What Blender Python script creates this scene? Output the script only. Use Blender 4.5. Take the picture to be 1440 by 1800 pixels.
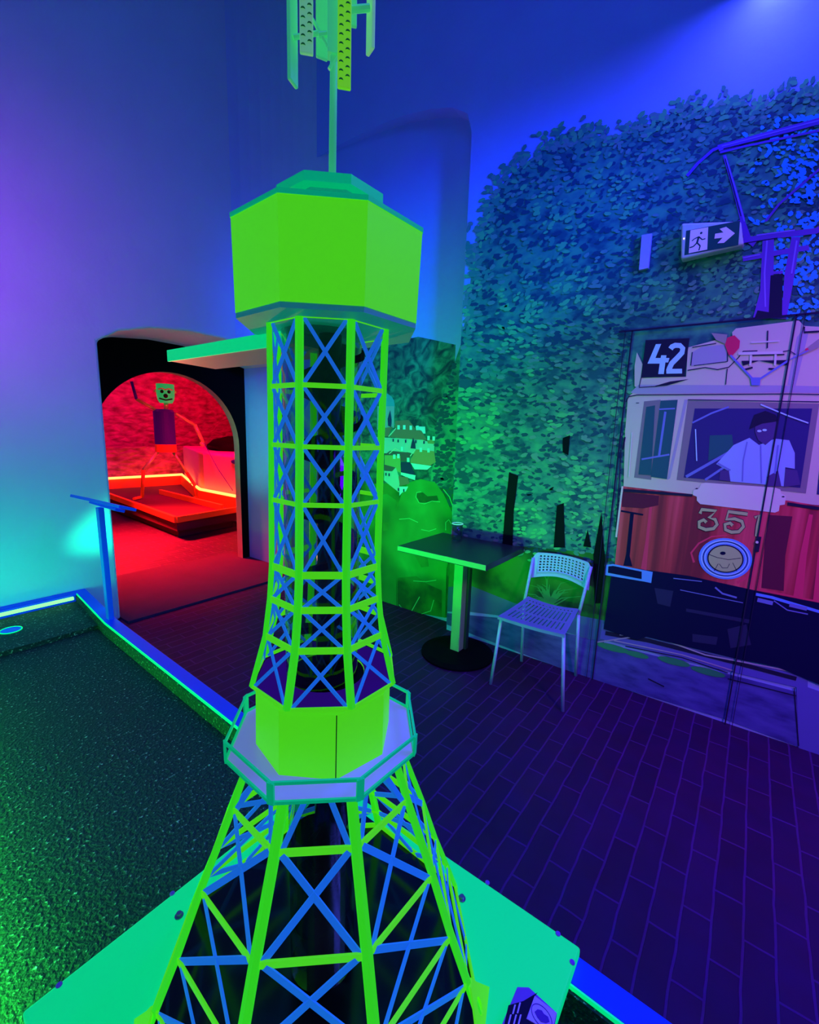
import bpy, bmesh, math, random
from mathutils import Vector, Matrix
from math import sin, cos, radians, pi, sqrt
random.seed(7)
for o in list(bpy.data.objects): bpy.data.objects.remove(o)
SC = bpy.context.scene
COL = SC.collection
# ------------------------------------------------------------------ camera
H = 1.45; F = 785.; PITCH = radians(10.1); ROLL = radians(1.95); HEAD = radians(36.3)
_fw = Vector((cos(HEAD)*cos(PITCH), sin(HEAD)*cos(PITCH), -sin(PITCH)))
_r0 = Vector((sin(HEAD), -cos(HEAD), 0)); _u0 = _r0.cross(_fw)
_r = _r0*cos(ROLL) + _u0*sin(ROLL); _u = _u0*cos(ROLL) - _r0*sin(ROLL)
EYE = Vector((0, 0, H))
cd = bpy.data.cameras.new('camera'); cam = bpy.data.objects.new('camera', cd); COL.objects.link(cam)
m = Matrix((_r, _u, -_fw)).transposed().to_4x4(); m.translation = EYE; cam.matrix_world = m
cd.sensor_fit = 'HORIZONTAL'; cd.sensor_width = 36; cd.lens = F/1440*36; cd.clip_start = .01
SC.camera = cam
def at(x, y, ax, val):
    """the point of the plane axis=val seen at pixel x, y of the photograph"""
    v = _fw*F + _r*(x-720) - _u*(y-900)
    t = (val-EYE[ax])/v[ax]
    return EYE + v*t
# ------------------------------------------------------------------ world, light, exposure
SC.view_settings.view_transform = 'Standard'; SC.view_settings.look = 'None'
SC.view_settings.exposure = 0.0; SC.view_settings.gamma = 1
w = bpy.data.worlds.new('world'); SC.world = w; w.use_nodes = True
w.node_tree.nodes['Background'].inputs[0].default_value = (.05, .06, .4, 1)
w.node_tree.nodes['Background'].inputs[1].default_value = .05
def aim(o, tgt): o.rotation_euler = (Vector(tgt)-o.location).to_track_quat('-Z', 'Y').to_euler()
def area(name, loc, tgt, col, power, sx, sy=None, spread=180):
    l = bpy.data.lights.new(name, 'AREA'); l.color = col; l.energy = power
    l.shape = 'RECTANGLE'; l.size = sx; l.size_y = sy or sx; l.spread = radians(spread)
    o = bpy.data.objects.new(name, l); COL.objects.link(o); o.location = loc; aim(o, tgt); return o
def spot(name, loc, tgt, col, power, ang, blend=.6, rad=.08):
    l = bpy.data.lights.new(name, 'SPOT'); l.color = col; l.energy = power
    l.spot_size = radians(ang); l.spot_blend = blend; l.shadow_soft_size = rad
    o = bpy.data.objects.new(name, l); COL.objects.link(o); o.location = loc; aim(o, tgt); return o
area('ultraviolet_ceiling_light', (.2, .2, 4.6), (.6, 1.0, 0), (.014, .085, 1), 36, 1.6)
spot('violet_room_lamp', (-.2, -2.0, 2.9), (2.7, -.35, .9), (.66, .22, 1), 270, 54, .9, .25)
area('violet_floor_light', (1.6, -1.0, 3.0), (1.8, .2, 0), (.09, .0, 1), 26, .8, spread=110)
spot('violet_wall_lamp', (-.1, 2.6, 2.2), (.5, 3.58, 2.25), (.38, .02, 1), 60, 112, 1)
area('blue_cove_light', (1.95, .15, 3.42), (1.95, .16, 0), (.07, .085, 1), 29, 1.9, .12)
spot('blue_wall_lamp', (1.5, -1.5, 3.0), (2.85, 2.1, 2.45), (.0, .04, 1), 900, 32, .9, .2)
area('green_lane_glow', (.03, 1.95, .48), (2.7, 2.0, 1.05), (.0, 1, .05), 17, 2.0, .08, spread=66)
area('green_lane_edge_glow', (.018, 1.95, .285), (.15, 1.95, .20), (.03, 1, .06), 15.0, 1.9, .01, spread=112)
area('green_wall_glow', (.05, 3.20, .34), (.15, 3.58, .8), (.0, 1, .55), 7.5, 2.2, .05)
spot('green_corner_glow', (.6, 3.25, .45), (2.85, 4.15, 1.3), (.0, 1, .45), 130, 30, .9)
area('red_room_light', (4.9, 7.6, 2.7), (4.6, 9.7, 1.4), (1, .0, .03), 44, 1.0)
area('red_parapet_light', (3.3, 5.2, 2.6), (4.0, 6.9, .7), (1, .0, .05), 45, .6, spread=60)
area('magenta_room_light', (2.6, 7.7, 2.6), (2.7, 9.7, 1.5), (1, .0, .34), 44, 1.0)
area('red_floor_light', (2.0, 6.9, 2.5), (2.35, 5.75, 0), (1, .01, .02), 200, .5, .3, spread=66)
spot('added_orange_spill', (2.35, 5.4, .40), (.62, .98, 1.60), (1, .25, .10), 240, 13, .5)  # unseen spot added to tint the underside of the projecting board
# ------------------------------------------------------------------ materials
def N(nt, t, **k):
    n = nt.nodes.new(t)
    for a, b in k.items(): setattr(n, a, b)
    return n
def mat(name, col, rough=.6, emit=0, ecol=None, metal=0, noise=0, nscale=20, bump=0, bscale=60, spec=.3):
    m = bpy.data.materials.new(name); m.use_nodes = True; nt = m.node_tree; b = nt.nodes['Principled BSDF']
    b.inputs['Base Color'].default_value = (*col, 1); b.inputs['Roughness'].default_value = rough
    b.inputs['Metallic'].default_value = metal; b.inputs['Specular IOR Level'].default_value = spec
    tc = N(nt, 'ShaderNodeTexCoord')
    if emit:
        b.inputs['Emission Color'].default_value = (*(ecol or col), 1); b.inputs['Emission Strength'].default_value = emit
    if noise:
        n = N(nt, 'ShaderNodeTexNoise'); n.inputs['Scale'].default_value = nscale; n.inputs['Detail'].default_value = 6
        nt.links.new(tc.outputs['Object'], n.inputs['Vector'])
        mx = N(nt, 'ShaderNodeMix', data_type='RGBA')
        mx.inputs[6].default_value = (*[c*(1-noise) for c in col], 1); mx.inputs[7].default_value = (*[min(1, c*(1+noise)) for c in col], 1)
        nt.links.new(n.outputs['Fac'], mx.inputs[0]); nt.links.new(mx.outputs[2], b.inputs['Base Color'])
    if bump:
        n = N(nt, 'ShaderNodeTexNoise'); n.inputs['Scale'].default_value = bscale; n.inputs['Detail'].default_value = 5
        nt.links.new(tc.outputs['Object'], n.inputs['Vector'])
        bp = N(nt, 'ShaderNodeBump'); bp.inputs['Strength'].default_value = bump; bp.inputs['Distance'].default_value = .01
        nt.links.new(n.outputs['Fac'], bp.inputs['Height']); nt.links.new(bp.outputs[0], b.inputs['Normal'])
    return m
M = {}
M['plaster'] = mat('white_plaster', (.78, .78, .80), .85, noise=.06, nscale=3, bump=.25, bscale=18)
M['mural_sky'] = mat('mural_sky_paint', (.34, .42, .95), .8, noise=.05, nscale=4, bump=.2, bscale=18)
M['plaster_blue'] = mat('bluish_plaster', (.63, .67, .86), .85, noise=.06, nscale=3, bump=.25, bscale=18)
M['black_paint'] = mat('black_wall_paint', (.004, .004, .004), .9, spec=.05)
M['olive'] = mat('ochre_plaster', (.42, .40, .22), .85, noise=.2, nscale=8)
M['ceiling'] = mat('ceiling_plaster', (.75, .75, .78), .9)
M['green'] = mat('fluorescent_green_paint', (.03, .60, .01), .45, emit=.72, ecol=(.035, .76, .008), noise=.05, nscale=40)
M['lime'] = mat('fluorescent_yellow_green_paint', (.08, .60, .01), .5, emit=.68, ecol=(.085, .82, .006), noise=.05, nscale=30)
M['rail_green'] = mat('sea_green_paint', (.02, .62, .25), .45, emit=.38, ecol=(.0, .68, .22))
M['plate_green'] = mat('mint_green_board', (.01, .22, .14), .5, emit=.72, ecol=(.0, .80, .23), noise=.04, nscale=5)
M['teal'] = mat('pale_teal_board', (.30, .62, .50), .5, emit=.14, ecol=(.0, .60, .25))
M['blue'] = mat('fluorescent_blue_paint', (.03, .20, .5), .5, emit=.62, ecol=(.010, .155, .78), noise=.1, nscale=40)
M['rail_blue'] = mat('blue_painted_wood', (.0, .03, .6), .45, emit=.36, ecol=(.0, .03, .85), noise=.08, nscale=12)
M['post_blue'] = mat('pale_blue_painted_wood', (.0, .07, .75), .45, emit=.26, ecol=(.0, .05, .85), noise=.1, nscale=12)
M['lavender'] = mat('violet_lit_white_deck', (.50, .45, .80), .25, emit=.26, ecol=(.32, .20, .85), spec=.5)  # violet light on the white deck put into its colour and glow
M['board'] = mat('pale_board', (.75, .62, .50), .5)
M['black'] = mat('black_gloss', (.004, .004, .006), .15, spec=.5)
M['matte_black'] = mat('black_matte', (.002, .002, .003), .7, spec=.1)
M['violet_sheet'] = mat('violet_sheet', (.25, .12, .62), .5, emit=.10, ecol=(.12, .02, .6), noise=.2, nscale=12)
M['led_green'] = mat('green_led', (.0, .3, .05), .4, emit=3.2, ecol=(.13, 1.0, .14))
M['led_line'] = mat('green_edge_strip', (.0, .8, .3), .4, emit=.75, ecol=(.0, .85, .22))
M['led_orange'] = mat('orange_led', (1, .6, .2), .4, emit=7.0, ecol=(1.0, .16, .03))
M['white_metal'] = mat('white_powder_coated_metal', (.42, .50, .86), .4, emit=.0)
M['table_black'] = mat('black_table_laminate', (.02, .03, .03), .35, spec=.5)
M['table_lit_green'] = mat('table_green_lit_side', (.26, .50, .20), .4)  # green light put into the base colour of the lit edge and column
M['steel'] = mat('bolt_steel', (.35, .35, .42), .3, metal=.8)
M['mint_panel'] = mat('antenna_green', (.2, .75, .35), .5, emit=.35, ecol=(.05, .70, .20))
M['antenna_pale'] = mat('antenna_pale_green', (.55, .85, .5), .5, emit=.40, ecol=(.18, .70, .18))
M['antenna_lime'] = mat('antenna_lime', (.25, .85, .03), .5, emit=.55, ecol=(.18, .80, .01))
M['antenna_dark'] = mat('antenna_dimple', (.02, .28, .03), .6, emit=.15, ecol=(.01, .2, .02))
M['orange_wood'] = mat('orange_painted_wood', (.85, .12, .03), .5, emit=.12, ecol=(.9, .04, .0))
M['red_carpet'] = mat('dark_red_carpet', (.12, .03, .05), .9)
M['red_plaster'] = mat('smooth_plaster', (.85, .6, .6), .8, noise=.05, nscale=2)
M['slab'] = mat('smooth_concrete_threshold', (.085, .03, .075), .8, noise=.25, nscale=4, bump=.2)

def stone():
    m = bpy.data.materials.new('rubble_stone'); m.use_nodes = True; nt = m.node_tree; b = nt.nodes['Principled BSDF']
    tc = N(nt, 'ShaderNodeTexCoord'); mp = N(nt, 'ShaderNodeMapping'); mp.inputs['Scale'].default_value = (1, 1, 2.2)
    nt.links.new(tc.outputs['Object'], mp.inputs[0])
    v = N(nt, 'ShaderNodeTexVoronoi', feature='DISTANCE_TO_EDGE'); v.inputs['Scale'].default_value = 4.5
    n = N(nt, 'ShaderNodeTexNoise'); n.inputs['Scale'].default_value = 5; n.inputs['Detail'].default_value = 10
    nt.links.new(mp.outputs[0], n.inputs['Vector']); nt.links.new(mp.outputs[0], v.inputs['Vector'])
    r = N(nt, 'ShaderNodeValToRGB'); r.color_ramp.elements[0].position = .30; r.color_ramp.elements[0].color = (.22, .06, .07, 1)
    r.color_ramp.elements[1].position = .62; r.color_ramp.elements[1].color = (.62, .22, .25, 1)
    nt.links.new(n.outputs['Fac'], r.inputs[0]); nt.links.new(r.outputs[0], b.inputs['Base Color'])
    bp = N(nt, 'ShaderNodeBump'); bp.inputs['Strength'].default_value = .8; bp.inputs['Distance'].default_value = .08
    nt.links.new(v.outputs['Distance'], bp.inputs['Height']); nt.links.new(bp.outputs[0], b.inputs['Normal'])
    b.inputs['Roughness'].default_value = .9
    return m
M['stone'] = stone()
def bricks():
    m = bpy.data.materials.new('brick_paving'); m.use_nodes = True; nt = m.node_tree; b = nt.nodes['Principled BSDF']
    tc = N(nt, 'ShaderNodeTexCoord'); mp = N(nt, 'ShaderNodeMapping'); mp.inputs['Rotation'].default_value = (0, 0, radians(1))
    nt.links.new(tc.outputs['Object'], mp.inputs[0])
    n0 = N(nt, 'ShaderNodeTexNoise'); n0.inputs['Scale'].default_value = 7
    nt.links.new(mp.outputs[0], n0.inputs['Vector'])
    va = N(nt, 'ShaderNodeVectorMath', operation='MULTIPLY_ADD'); va.inputs[1].default_value = (.012, .012, 0)
    nt.links.new(n0.outputs['Color'], va.inputs[0]); nt.links.new(mp.outputs[0], va.inputs[2])
    br = N(nt, 'ShaderNodeTexBrick'); br.offset = .5
    br.inputs['Color1'].default_value = (.045, .003, .058, 1); br.inputs['Color2'].default_value = (.065, .005, .082, 1)
    br.inputs['Mortar'].default_value = (.13, .022, .19, 1)
    br.inputs['Scale'].default_value = 1; br.inputs['Mortar Size'].default_value = .0045; br.inputs['Mortar Smooth'].default_value = .35
    br.inputs['Brick Width'].default_value = .25; br.inputs['Row Height'].default_value = .078
    nt.links.new(va.outputs[0], br.inputs['Vector'])
    n = N(nt, 'ShaderNodeTexNoise'); n.inputs['Scale'].default_value = 9; n.inputs['Detail'].default_value = 8
    nt.links.new(tc.outputs['Object'], n.inputs['Vector'])
    mx = N(nt, 'ShaderNodeMix', data_type='RGBA', blend_type='MULTIPLY'); mx.inputs[0].default_value = .6
    nt.links.new(br.outputs['Color'], mx.inputs[6]); nt.links.new(n.outputs['Color'], mx.inputs[7])
    g = N(nt, 'ShaderNodeMath', operation='MULTIPLY'); g.inputs[1].default_value = .5
    nt.links.new(mx.outputs[2], b.inputs['Base Color'])
    bp = N(nt, 'ShaderNodeBump'); bp.inputs['Strength'].default_value = .5; bp.inputs['Distance'].default_value = .006; bp.invert = True
    nt.links.new(br.outputs['Fac'], bp.inputs['Height']); nt.links.new(bp.outputs[0], b.inputs['Normal'])
    b.inputs['Roughness'].default_value = .55; b.inputs['Specular IOR Level'].default_value = .4
    return m
M['bricks'] = bricks()
def carpet():
    m = bpy.data.materials.new('green_felt_carpet'); m.use_nodes = True; nt = m.node_tree; b = nt.nodes['Principled BSDF']
    tc = N(nt, 'ShaderNodeTexCoord')
    n = N(nt, 'ShaderNodeTexNoise'); n.inputs['Scale'].default_value = 95; n.inputs['Detail'].default_value = 3
    nt.links.new(tc.outputs['Object'], n.inputs['Vector'])
    r = N(nt, 'ShaderNodeValToRGB'); e = r.color_ramp.elements
    e[0].position = .46; e[0].color = (.004, .012, .018, 1); e[1].position = .76; e[1].color = (.60, .70, .55, 1)
    x = r.color_ramp.elements.new(.63); x.color = (.012, .035, .035, 1)
    nt.links.new(n.outputs['Fac'], r.inputs[0]); nt.links.new(r.outputs[0], b.inputs['Base Color'])
    bp = N(nt, 'ShaderNodeBump'); bp.inputs['Strength'].default_value = 1; bp.inputs['Distance'].default_value = .01
    nt.links.new(n.outputs['Fac'], bp.inputs['Height']); nt.links.new(bp.outputs[0], b.inputs['Normal'])
    b.inputs['Roughness'].default_value = .7
    return m
M['carpet'] = carpet()
def paint2(name, c1, c2, c3, scale, stretch=(1, 1, 1), p=(.42, .5, .6), detail=4, dist=0):
    m = bpy.data.materials.new(name); m.use_nodes = True; nt = m.node_tree; b = nt.nodes['Principled BSDF']
    tc = N(nt, 'ShaderNodeTexCoord'); mp = N(nt, 'ShaderNodeMapping'); mp.inputs['Scale'].default_value = stretch
    nt.links.new(tc.outputs['Object'], mp.inputs[0])
    n = N(nt, 'ShaderNodeTexNoise'); n.inputs['Scale'].default_value = scale; n.inputs['Detail'].default_value = detail
    n.inputs['Distortion'].default_value = dist
    nt.links.new(mp.outputs[0], n.inputs['Vector'])
    r = N(nt, 'ShaderNodeValToRGB'); e = r.color_ramp.elements
    e[0].position = p[0]; e[0].color = (*c1, 1); e[1].position = p[2]; e[1].color = (*c3, 1)
    x = e.new(p[1]); x.color = (*c2, 1)
    nt.links.new(n.outputs['Fac'], r.inputs[0]); nt.links.new(r.outputs[0], b.inputs['Base Color'])
    b.inputs['Roughness'].default_value = .6; b.inputs['Specular IOR Level'].default_value = .25
    return m
M['foliage'] = paint2('painted_foliage', (.02, .11, .14), (.05, .25, .19), (.08, .40, .20), 9, (1, 1, 1.6), (.38, .5, .68))
M['hill'] = paint2('painted_forest_hill', (.006, .04, .07), (.02, .15, .12), (.05, .30, .20), 8, (1, 1, 1.3), (.36, .5, .66), 3, 1.6)
M['lawn'] = paint2('painted_lawn', (.01, .08, .02), (.02, .15, .02), (.04, .22, .03), 3)
M['bush'] = paint2('painted_round_bush', (.02, .16, .03), (.03, .26, .04), (.05, .38, .07), 2.2, (1, 1, 1), (.35, .5, .7), 2, .6)
M['kerb'] = paint2('painted_kerb_stone', (.05, .04, .22), (.09, .08, .36), (.13, .12, .46), 7, (1, 1, 3), (.3, .5, .75), 8)
M['leaf_light'] = mat('painted_light_leaf', (.10, .52, .20), .7)
M['leaf_mid'] = mat('painted_mid_leaf', (.06, .31, .20), .7)
M['leaf_dark'] = mat('painted_dark_leaf', (.010, .07, .12), .7)
M['leaf_olive'] = mat('painted_olive_leaf', (.15, .31, .25), .7)
M['gap_blue'] = mat('painted_sky_gap', (.03, .40, .95), .7)
def flat(name, c): M[name] = mat('painted_'+name, c, .7, spec=.08)
flat('cream', (.80, .62, .48)); flat('cream_shadow', (.50, .40, .50)); flat('cream_light', (.90, .72, .62))
flat('tram_red', (.42, .02, .06)); flat('red_dark', (.16, .015, .05)); flat('red_bright', (.95, .05, .13)); flat('red_mid', (.65, .05, .08))
flat('ink', (.02, .015, .05)); flat('undercarriage', (.006, .005, .045)); flat('window_frame', (.30, .22, .24))
flat('glass', (.045, .03, .17)); flat('glass_green', (.03, .12, .14)); flat('shirt', (.36, .46, .80)); flat('shirt_shade', (.20, .22, .60))
flat('skin_dark', (.10, .05, .20)); flat('chrome', (.16, .36, .95)); flat('chrome_light', (.5, .75, 1.0)); flat('lamp_glass', (.58, .60, .24))
flat('chassis_tone', (.03, .025, .09)); flat('number_gold', (.58, .58, .22)); flat('number_blue', (.55, .80, 1.0)); flat('pantograph', (.20, .06, .50)); flat('panto_light', (.36, .16, .75))
flat('roof', (.45, .18, .14)); flat('roof_dark', (.22, .10, .12)); flat('roof_orange', (.62, .30, .14)); flat('house', (.55, .60, .60))
flat('house_light', (.55, .85, .95)); flat('house_ochre', (.50, .42, .15)); flat('dome', (.08, .36, .48)); flat('slate', (.04, .04, .14))
flat('trunk', (.002, .005, .008)); M['tram_streaks'] = paint2('painted_tram_red', (.26, .012, .04), (.62, .03, .06), (1.0, .08, .14), 1.0, (1, 13, .5), (.36, .50, .66), 3)
flat('lens_red', (.95, .03, .12)); flat('wing', (.45, .35, .30)); flat('highlight', (.12, .60, .22))
flat('pavement', (.08, .13, .30)); flat('moss', (.04, .36, .12)); flat('blade', (.05, .32, .08)); flat('road', (.14, .13, .48))

def clear(name, tint, gloss=.12, fac=.9):
    m = bpy.data.materials.new(name); m.use_nodes = True; nt = m.node_tree
    for n in list(nt.nodes): nt.nodes.remove(n)
    o = N(nt, 'ShaderNodeOutputMaterial'); t = N(nt, 'ShaderNodeBsdfTransparent'); t.inputs[0].default_value = (*tint, 1)
    g = N(nt, 'ShaderNodeBsdfGlossy'); g.inputs['Roughness'].default_value = gloss
    lw = N(nt, 'ShaderNodeLayerWeight'); lw.inputs[0].default_value = .5
    pw = N(nt, 'ShaderNodeMath', operation='POWER'); pw.inputs[1].default_value = 3.0; nt.links.new(lw.outputs['Facing'], pw.inputs[0])
    ad = N(nt, 'ShaderNodeMath', operation='MULTIPLY_ADD'); ad.inputs[1].default_value = .75; ad.inputs[2].default_value = .05; nt.links.new(pw.outputs[0], ad.inputs[0])
    mx = N(nt, 'ShaderNodeMixShader'); nt.links.new(ad.outputs[0], mx.inputs[0])
    nt.links.new(t.outputs[0], mx.inputs[1]); nt.links.new(g.outputs[0], mx.inputs[2]); nt.links.new(mx.outputs[0], o.inputs[0])
    return m
M['acrylic'] = clear('clear_acrylic', (.50, .58, .62), .06)
M['glass_jar'] = clear('clear_glass', (.75, .85, .82), .03)

# ------------------------------------------------------------------ helpers
def obj(name, bm, m, parent=None, smooth=False, bevel=0, seg=2):
    me = bpy.data.meshes.new(name)
    bmesh.ops.recalc_face_normals(bm, faces=bm.faces[:])
    bm.to_mesh(me); bm.free()
    o = bpy.data.objects.new(name, me); COL.objects.link(o)
    for x in (m if isinstance(m, (list, tuple)) else [m]): me.materials.append(M[x])
    if parent: o.parent = parent
    if smooth:
        for p in me.polygons: p.use_smooth = True
    if bevel:
        b = o.modifiers.new('bevel', 'BEVEL'); b.width = bevel; b.segments = seg; b.limit_method = 'ANGLE'; b.angle_limit = radians(40)
    return o
def thing(name, label, cat, loc=(0, 0, 0), rz=0, group=None):
    o = bpy.data.objects.new(name, None); COL.objects.link(o); o.location = loc; o.rotation_euler = (0, 0, rz)
    o.empty_display_size = .1
    o['label'] = label; o['category'] = cat
    if group: o['group'] = group
    bpy.context.view_layer.update()
    return o
def tag(o, label, cat, group=None):
    o['label'] = label; o['category'] = cat
    if group: o['group'] = group
    return o
def struct(o): o['kind'] = 'structure'; return o
def box(bm, c, s, rot=None):
    mt = Matrix.Translation(c) @ (rot.to_4x4() if rot else Matrix()) @ Matrix.Diagonal((*s, 1))
    return bmesh.ops.create_cube(bm, size=1, matrix=mt)
def bar(bm, a, b, w, t, nrm):
    """flat bar a->b, width w across, thickness t along nrm"""
    a = Vector(a); b = Vector(b); d = b-a; L = d.length; d.normalize()
    n = Vector(nrm); n = (n - d*n.dot(d)).normalized(); s = d.cross(n)
    rot = Matrix((s, n, d)).transposed()
    box(bm, (a+b)/2, (w, t, L), rot)
def tube(bm, pts, r, seg=10, closed=False, cap=True):
    pts = [Vector(p) for p in pts]; rings = []; n = len(pts)
    rr = r if isinstance(r, (list, tuple)) else [r]*n
    prev = None
    for i, p in enumerate(pts):
        a = pts[(i-1) % n] if (i or closed) else p; b = pts[(i+1) % n] if (i < n-1 or closed) else p
        d = (b-a).normalized()
        if prev is None:
            up = Vector((0, 0, 1)) if abs(d.z) < .9 else Vector((1, 0, 0)); s = d.cross(up).normalized()
        else:
            s = (prev - d*prev.dot(d)).normalized()
        prev = s; u = s.cross(d)
        rings.append([bm.verts.new(p + (s*cos(2*pi*k/seg) + u*sin(2*pi*k/seg))*rr[i]) for k in range(seg)])
    for i in range(n if closed else n-1):
        A = rings[i]; B = rings[(i+1) % n]
        for k in range(seg): bm.faces.new((A[k], A[(k+1) % seg], B[(k+1) % seg], B[k]))
    if cap and not closed: bm.faces.new(rings[0][::-1]); bm.faces.new(rings[-1])
def lathe(bm, prof, c=(0, 0, 0), seg=32):
    c = Vector(c); rings = []
    for r, z in prof:
        rings.append([bm.verts.new(c+Vector((r*cos(2*pi*k/seg), r*sin(2*pi*k/seg), z))) for k in range(seg)])
    for A, B in zip(rings, rings[1:]):
        for k in range(seg): bm.faces.new((A[k], A[(k+1) % seg], B[(k+1) % seg], B[k]))
    if prof[0][0] > 1e-6: bm.faces.new(rings[0][::-1])
    if prof[-1][0] > 1e-6: bm.faces.new(rings[-1])
    bmesh.ops.remove_doubles(bm, verts=bm.verts[:], dist=1e-6)
def prism(bm, pts, vec):
    """closed prism: polygon pts swept by vec"""
    a = [bm.verts.new(Vector(p)) for p in pts]; b = [bm.verts.new(Vector(p)+Vector(vec)) for p in pts]
    f1 = bm.faces.new(a); f2 = bm.faces.new(b[::-1]); n = len(a)
    for i in range(n): bm.faces.new((a[i], b[i], b[(i+1) % n], a[(i+1) % n]))
    return f1, f2
BM = bmesh.new

# ------------------------------------------------------------------ the room
XR = 2.726; XN = 2.85; YL = 3.58; YB = 4.30; YE = 1.62; TOP = 5.2
bm = BM(); box(bm, (1.5, 3, -.05), (10, 15, .1)); struct(obj('floor', bm, 'bricks'))
bm = BM(); box(bm, (.5, .6, TOP+.05), (7.2, 8.4, .1)); struct(obj('ceiling', bm, 'ceiling'))
# left wall: a thick plaster wall with a shallow arched opening at its right end
arch = [(1.27, 1.985), (1.404, 2.073), (1.62, 2.137), (1.9, 2.168), (2.2, 2.165), (2.5, 2.12), (2.86, 2.04)]
bm = BM()
pts = [(-3.0, 0), (1.27, 0)] + arch + [(2.86, TOP), (-3.0, TOP)]
prism(bm, [(x, YL, z) for x, z in pts], (0, YB-YL, 0))
wl = struct(obj('wall_left', bm, 'plaster', bevel=.02, seg=3))
# soft rounding where left and right walls meet above the opening
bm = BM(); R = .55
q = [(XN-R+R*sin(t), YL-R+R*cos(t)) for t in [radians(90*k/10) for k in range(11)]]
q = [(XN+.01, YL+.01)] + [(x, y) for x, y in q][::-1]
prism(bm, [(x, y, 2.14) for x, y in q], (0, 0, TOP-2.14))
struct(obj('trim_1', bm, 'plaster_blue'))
# right wall: main plane and the slightly recessed stretch under a round-headed edge
bm = BM(); box(bm, (XR+.3, (YE-3.2)/2, TOP/2), (.6, YE+3.2, TOP)); struct(obj('wall_right', bm, 'mural_sky'))
bm = BM(); box(bm, (XN+.25, (YE+YB)/2, TOP/2), (.5, YB-YE, TOP)); struct(obj('wall_recess', bm, 'mural_sky'))
crv = [(YE, 3.30), (1.66, 3.42), (1.78, 3.50), (1.95, 3.555), (2.2, 3.61), (2.5, 3.64), (2.9, 3.66), (3.3, 3.67)]
bm = BM(); fr = []; bk = []; tp = []; tb = []
for y, z in crv:
    k = max(0, 1-(y-YE)/1.7); x = XN - (XN-XR)*k**.8
    fr.append(bm.verts.new((x, y, z))); tp.append(bm.verts.new((x, y, TOP))); bk.append(bm.verts.new((XN+.01, y, z))); tb.append(bm.verts.new((XN+.01, y, TOP)))
for i in range(len(crv)-1):
    bm.faces.new((fr[i], fr[i+1], tp[i+1], tp[i])); bm.faces.new((fr[i], bk[i], bk[i+1], fr[i+1])); bm.faces.new((bk[i], tb[i], tb[i+1], bk[i+1])); bm.faces.new((tp[i], tp[i+1], tb[i+1], tb[i]))
bm.faces.new((fr[0], tp[0], tb[0], bk[0])); bm.faces.new((fr[-1], bk[-1], tb[-1], tp[-1]))
struct(obj('trim_2', bm, 'mural_sky'))
# walls behind the camera
bm = BM(); box(bm, (0, -3.15, TOP/2), (6, .1, TOP)); struct(obj('wall_behind', bm, 'plaster'))
bm = BM(); box(bm, (-2.05, .2, TOP/2), (.1, 6.8, TOP)); struct(obj('wall_far_left', bm, 'plaster'))
# black wall with the round arch into the red room
bm = BM(); cx, r, sp = 2.092, .672, 1.245
hole = [(cx-r, 0)] + [(cx-r*cos(radians(a)), sp+r*sin(radians(a))) for a in range(0, 181, 6)] + [(cx+r, 0)]
pts = [(1.0, 0)] + hole + [(3.1, 0), (3.1, 2.5), (1.0, 2.5)]
f1, f2 = prism(bm, [(x, YB, z) for x, z in pts], (0, .095, 0))
for f in bm.faces: f.material_index = 0 if f in (f1, f2) else 1
struct(obj('wall_back', bm, ['black_paint', 'olive']))
bm = BM(); box(bm, (2.06, (3.46+4.62)/2, .008), (1.58, 1.16, .016)); struct(obj('floor_threshold', bm, 'slab'))
# the red room
bm = BM(); box(bm, (3.7, 9.95, 1.5), (6.4, .3, 3.2)); struct(obj('wall_red_back', bm, 'stone'))
bm = BM(); box(bm, (.6, 7.2, 1.5), (.3, 5.8, 3.2)); struct(obj('wall_red_left', bm, 'stone'))
bm = BM(); box(bm, (6.8, 7.2, 1.5), (.3, 5.8, 3.2)); struct(obj('wall_red_right', bm, 'stone'))
bm = BM(); box(bm, (3.7, 7.2, 3.15), (6.4, 5.8, .1)); struct(obj('ceiling_red_room', bm, 'stone'))
bm = BM(); box(bm, (4.0, 9.55, .5), (2.6, .3, 1.0)); struct(obj('wall_red_ledge', bm, 'stone'))
bm = BM(); prism(bm, [(3.79, 5.4, 0), (3.79, 6.9, 0), (4.68, 9.3, 0), (6.4, 9.3, 0), (6.4, 5.4, 0)], (0, 0, 1.02)); struct(obj('wall_red_parapet', bm, 'red_plaster', bevel=.03))

# ------------------------------------------------------------------ the mural on the right wall
def mw(x, y, lay=0):
    p = at(x, y, 0, XR)
    if p.y < YE: p.x = XR - .0018 - .0009*lay; return p
    p = at(x, y, 0, XN); p.x = XN - .0018 - .0009*lay; return p
def on_main(x, y, lay=0):
    p = at(x, y, 0, XR); p.y = min(p.y, YE); p.x = XR - .0018 - .0009*lay; return p
def rec(x, y, l=0):
    p = at(x, y, 0, XN-.002-.0009*l); p.y = max(p.y, YE); return p
mural = thing('wall_mural', 'large painted wall mural of a red and cream tram, leafy trees and a village', 'mural', (XR, .6, 0))
def put(o, parent):
    mw_ = o.matrix_world.copy(); o.parent = parent; o.matrix_parent_inverse = parent.matrix_world.inverted(); return o
bpy.context.view_layer.update()
OFF = [0]
def poly(bm, pts, lay, f=on_main):
    OFF[0] += 1; lay = lay + (OFF[0] % 90)/100.
    vs = [bm.verts.new(f(x, y, lay)) for x, y in pts]; return bm.faces.new(vs)
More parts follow.
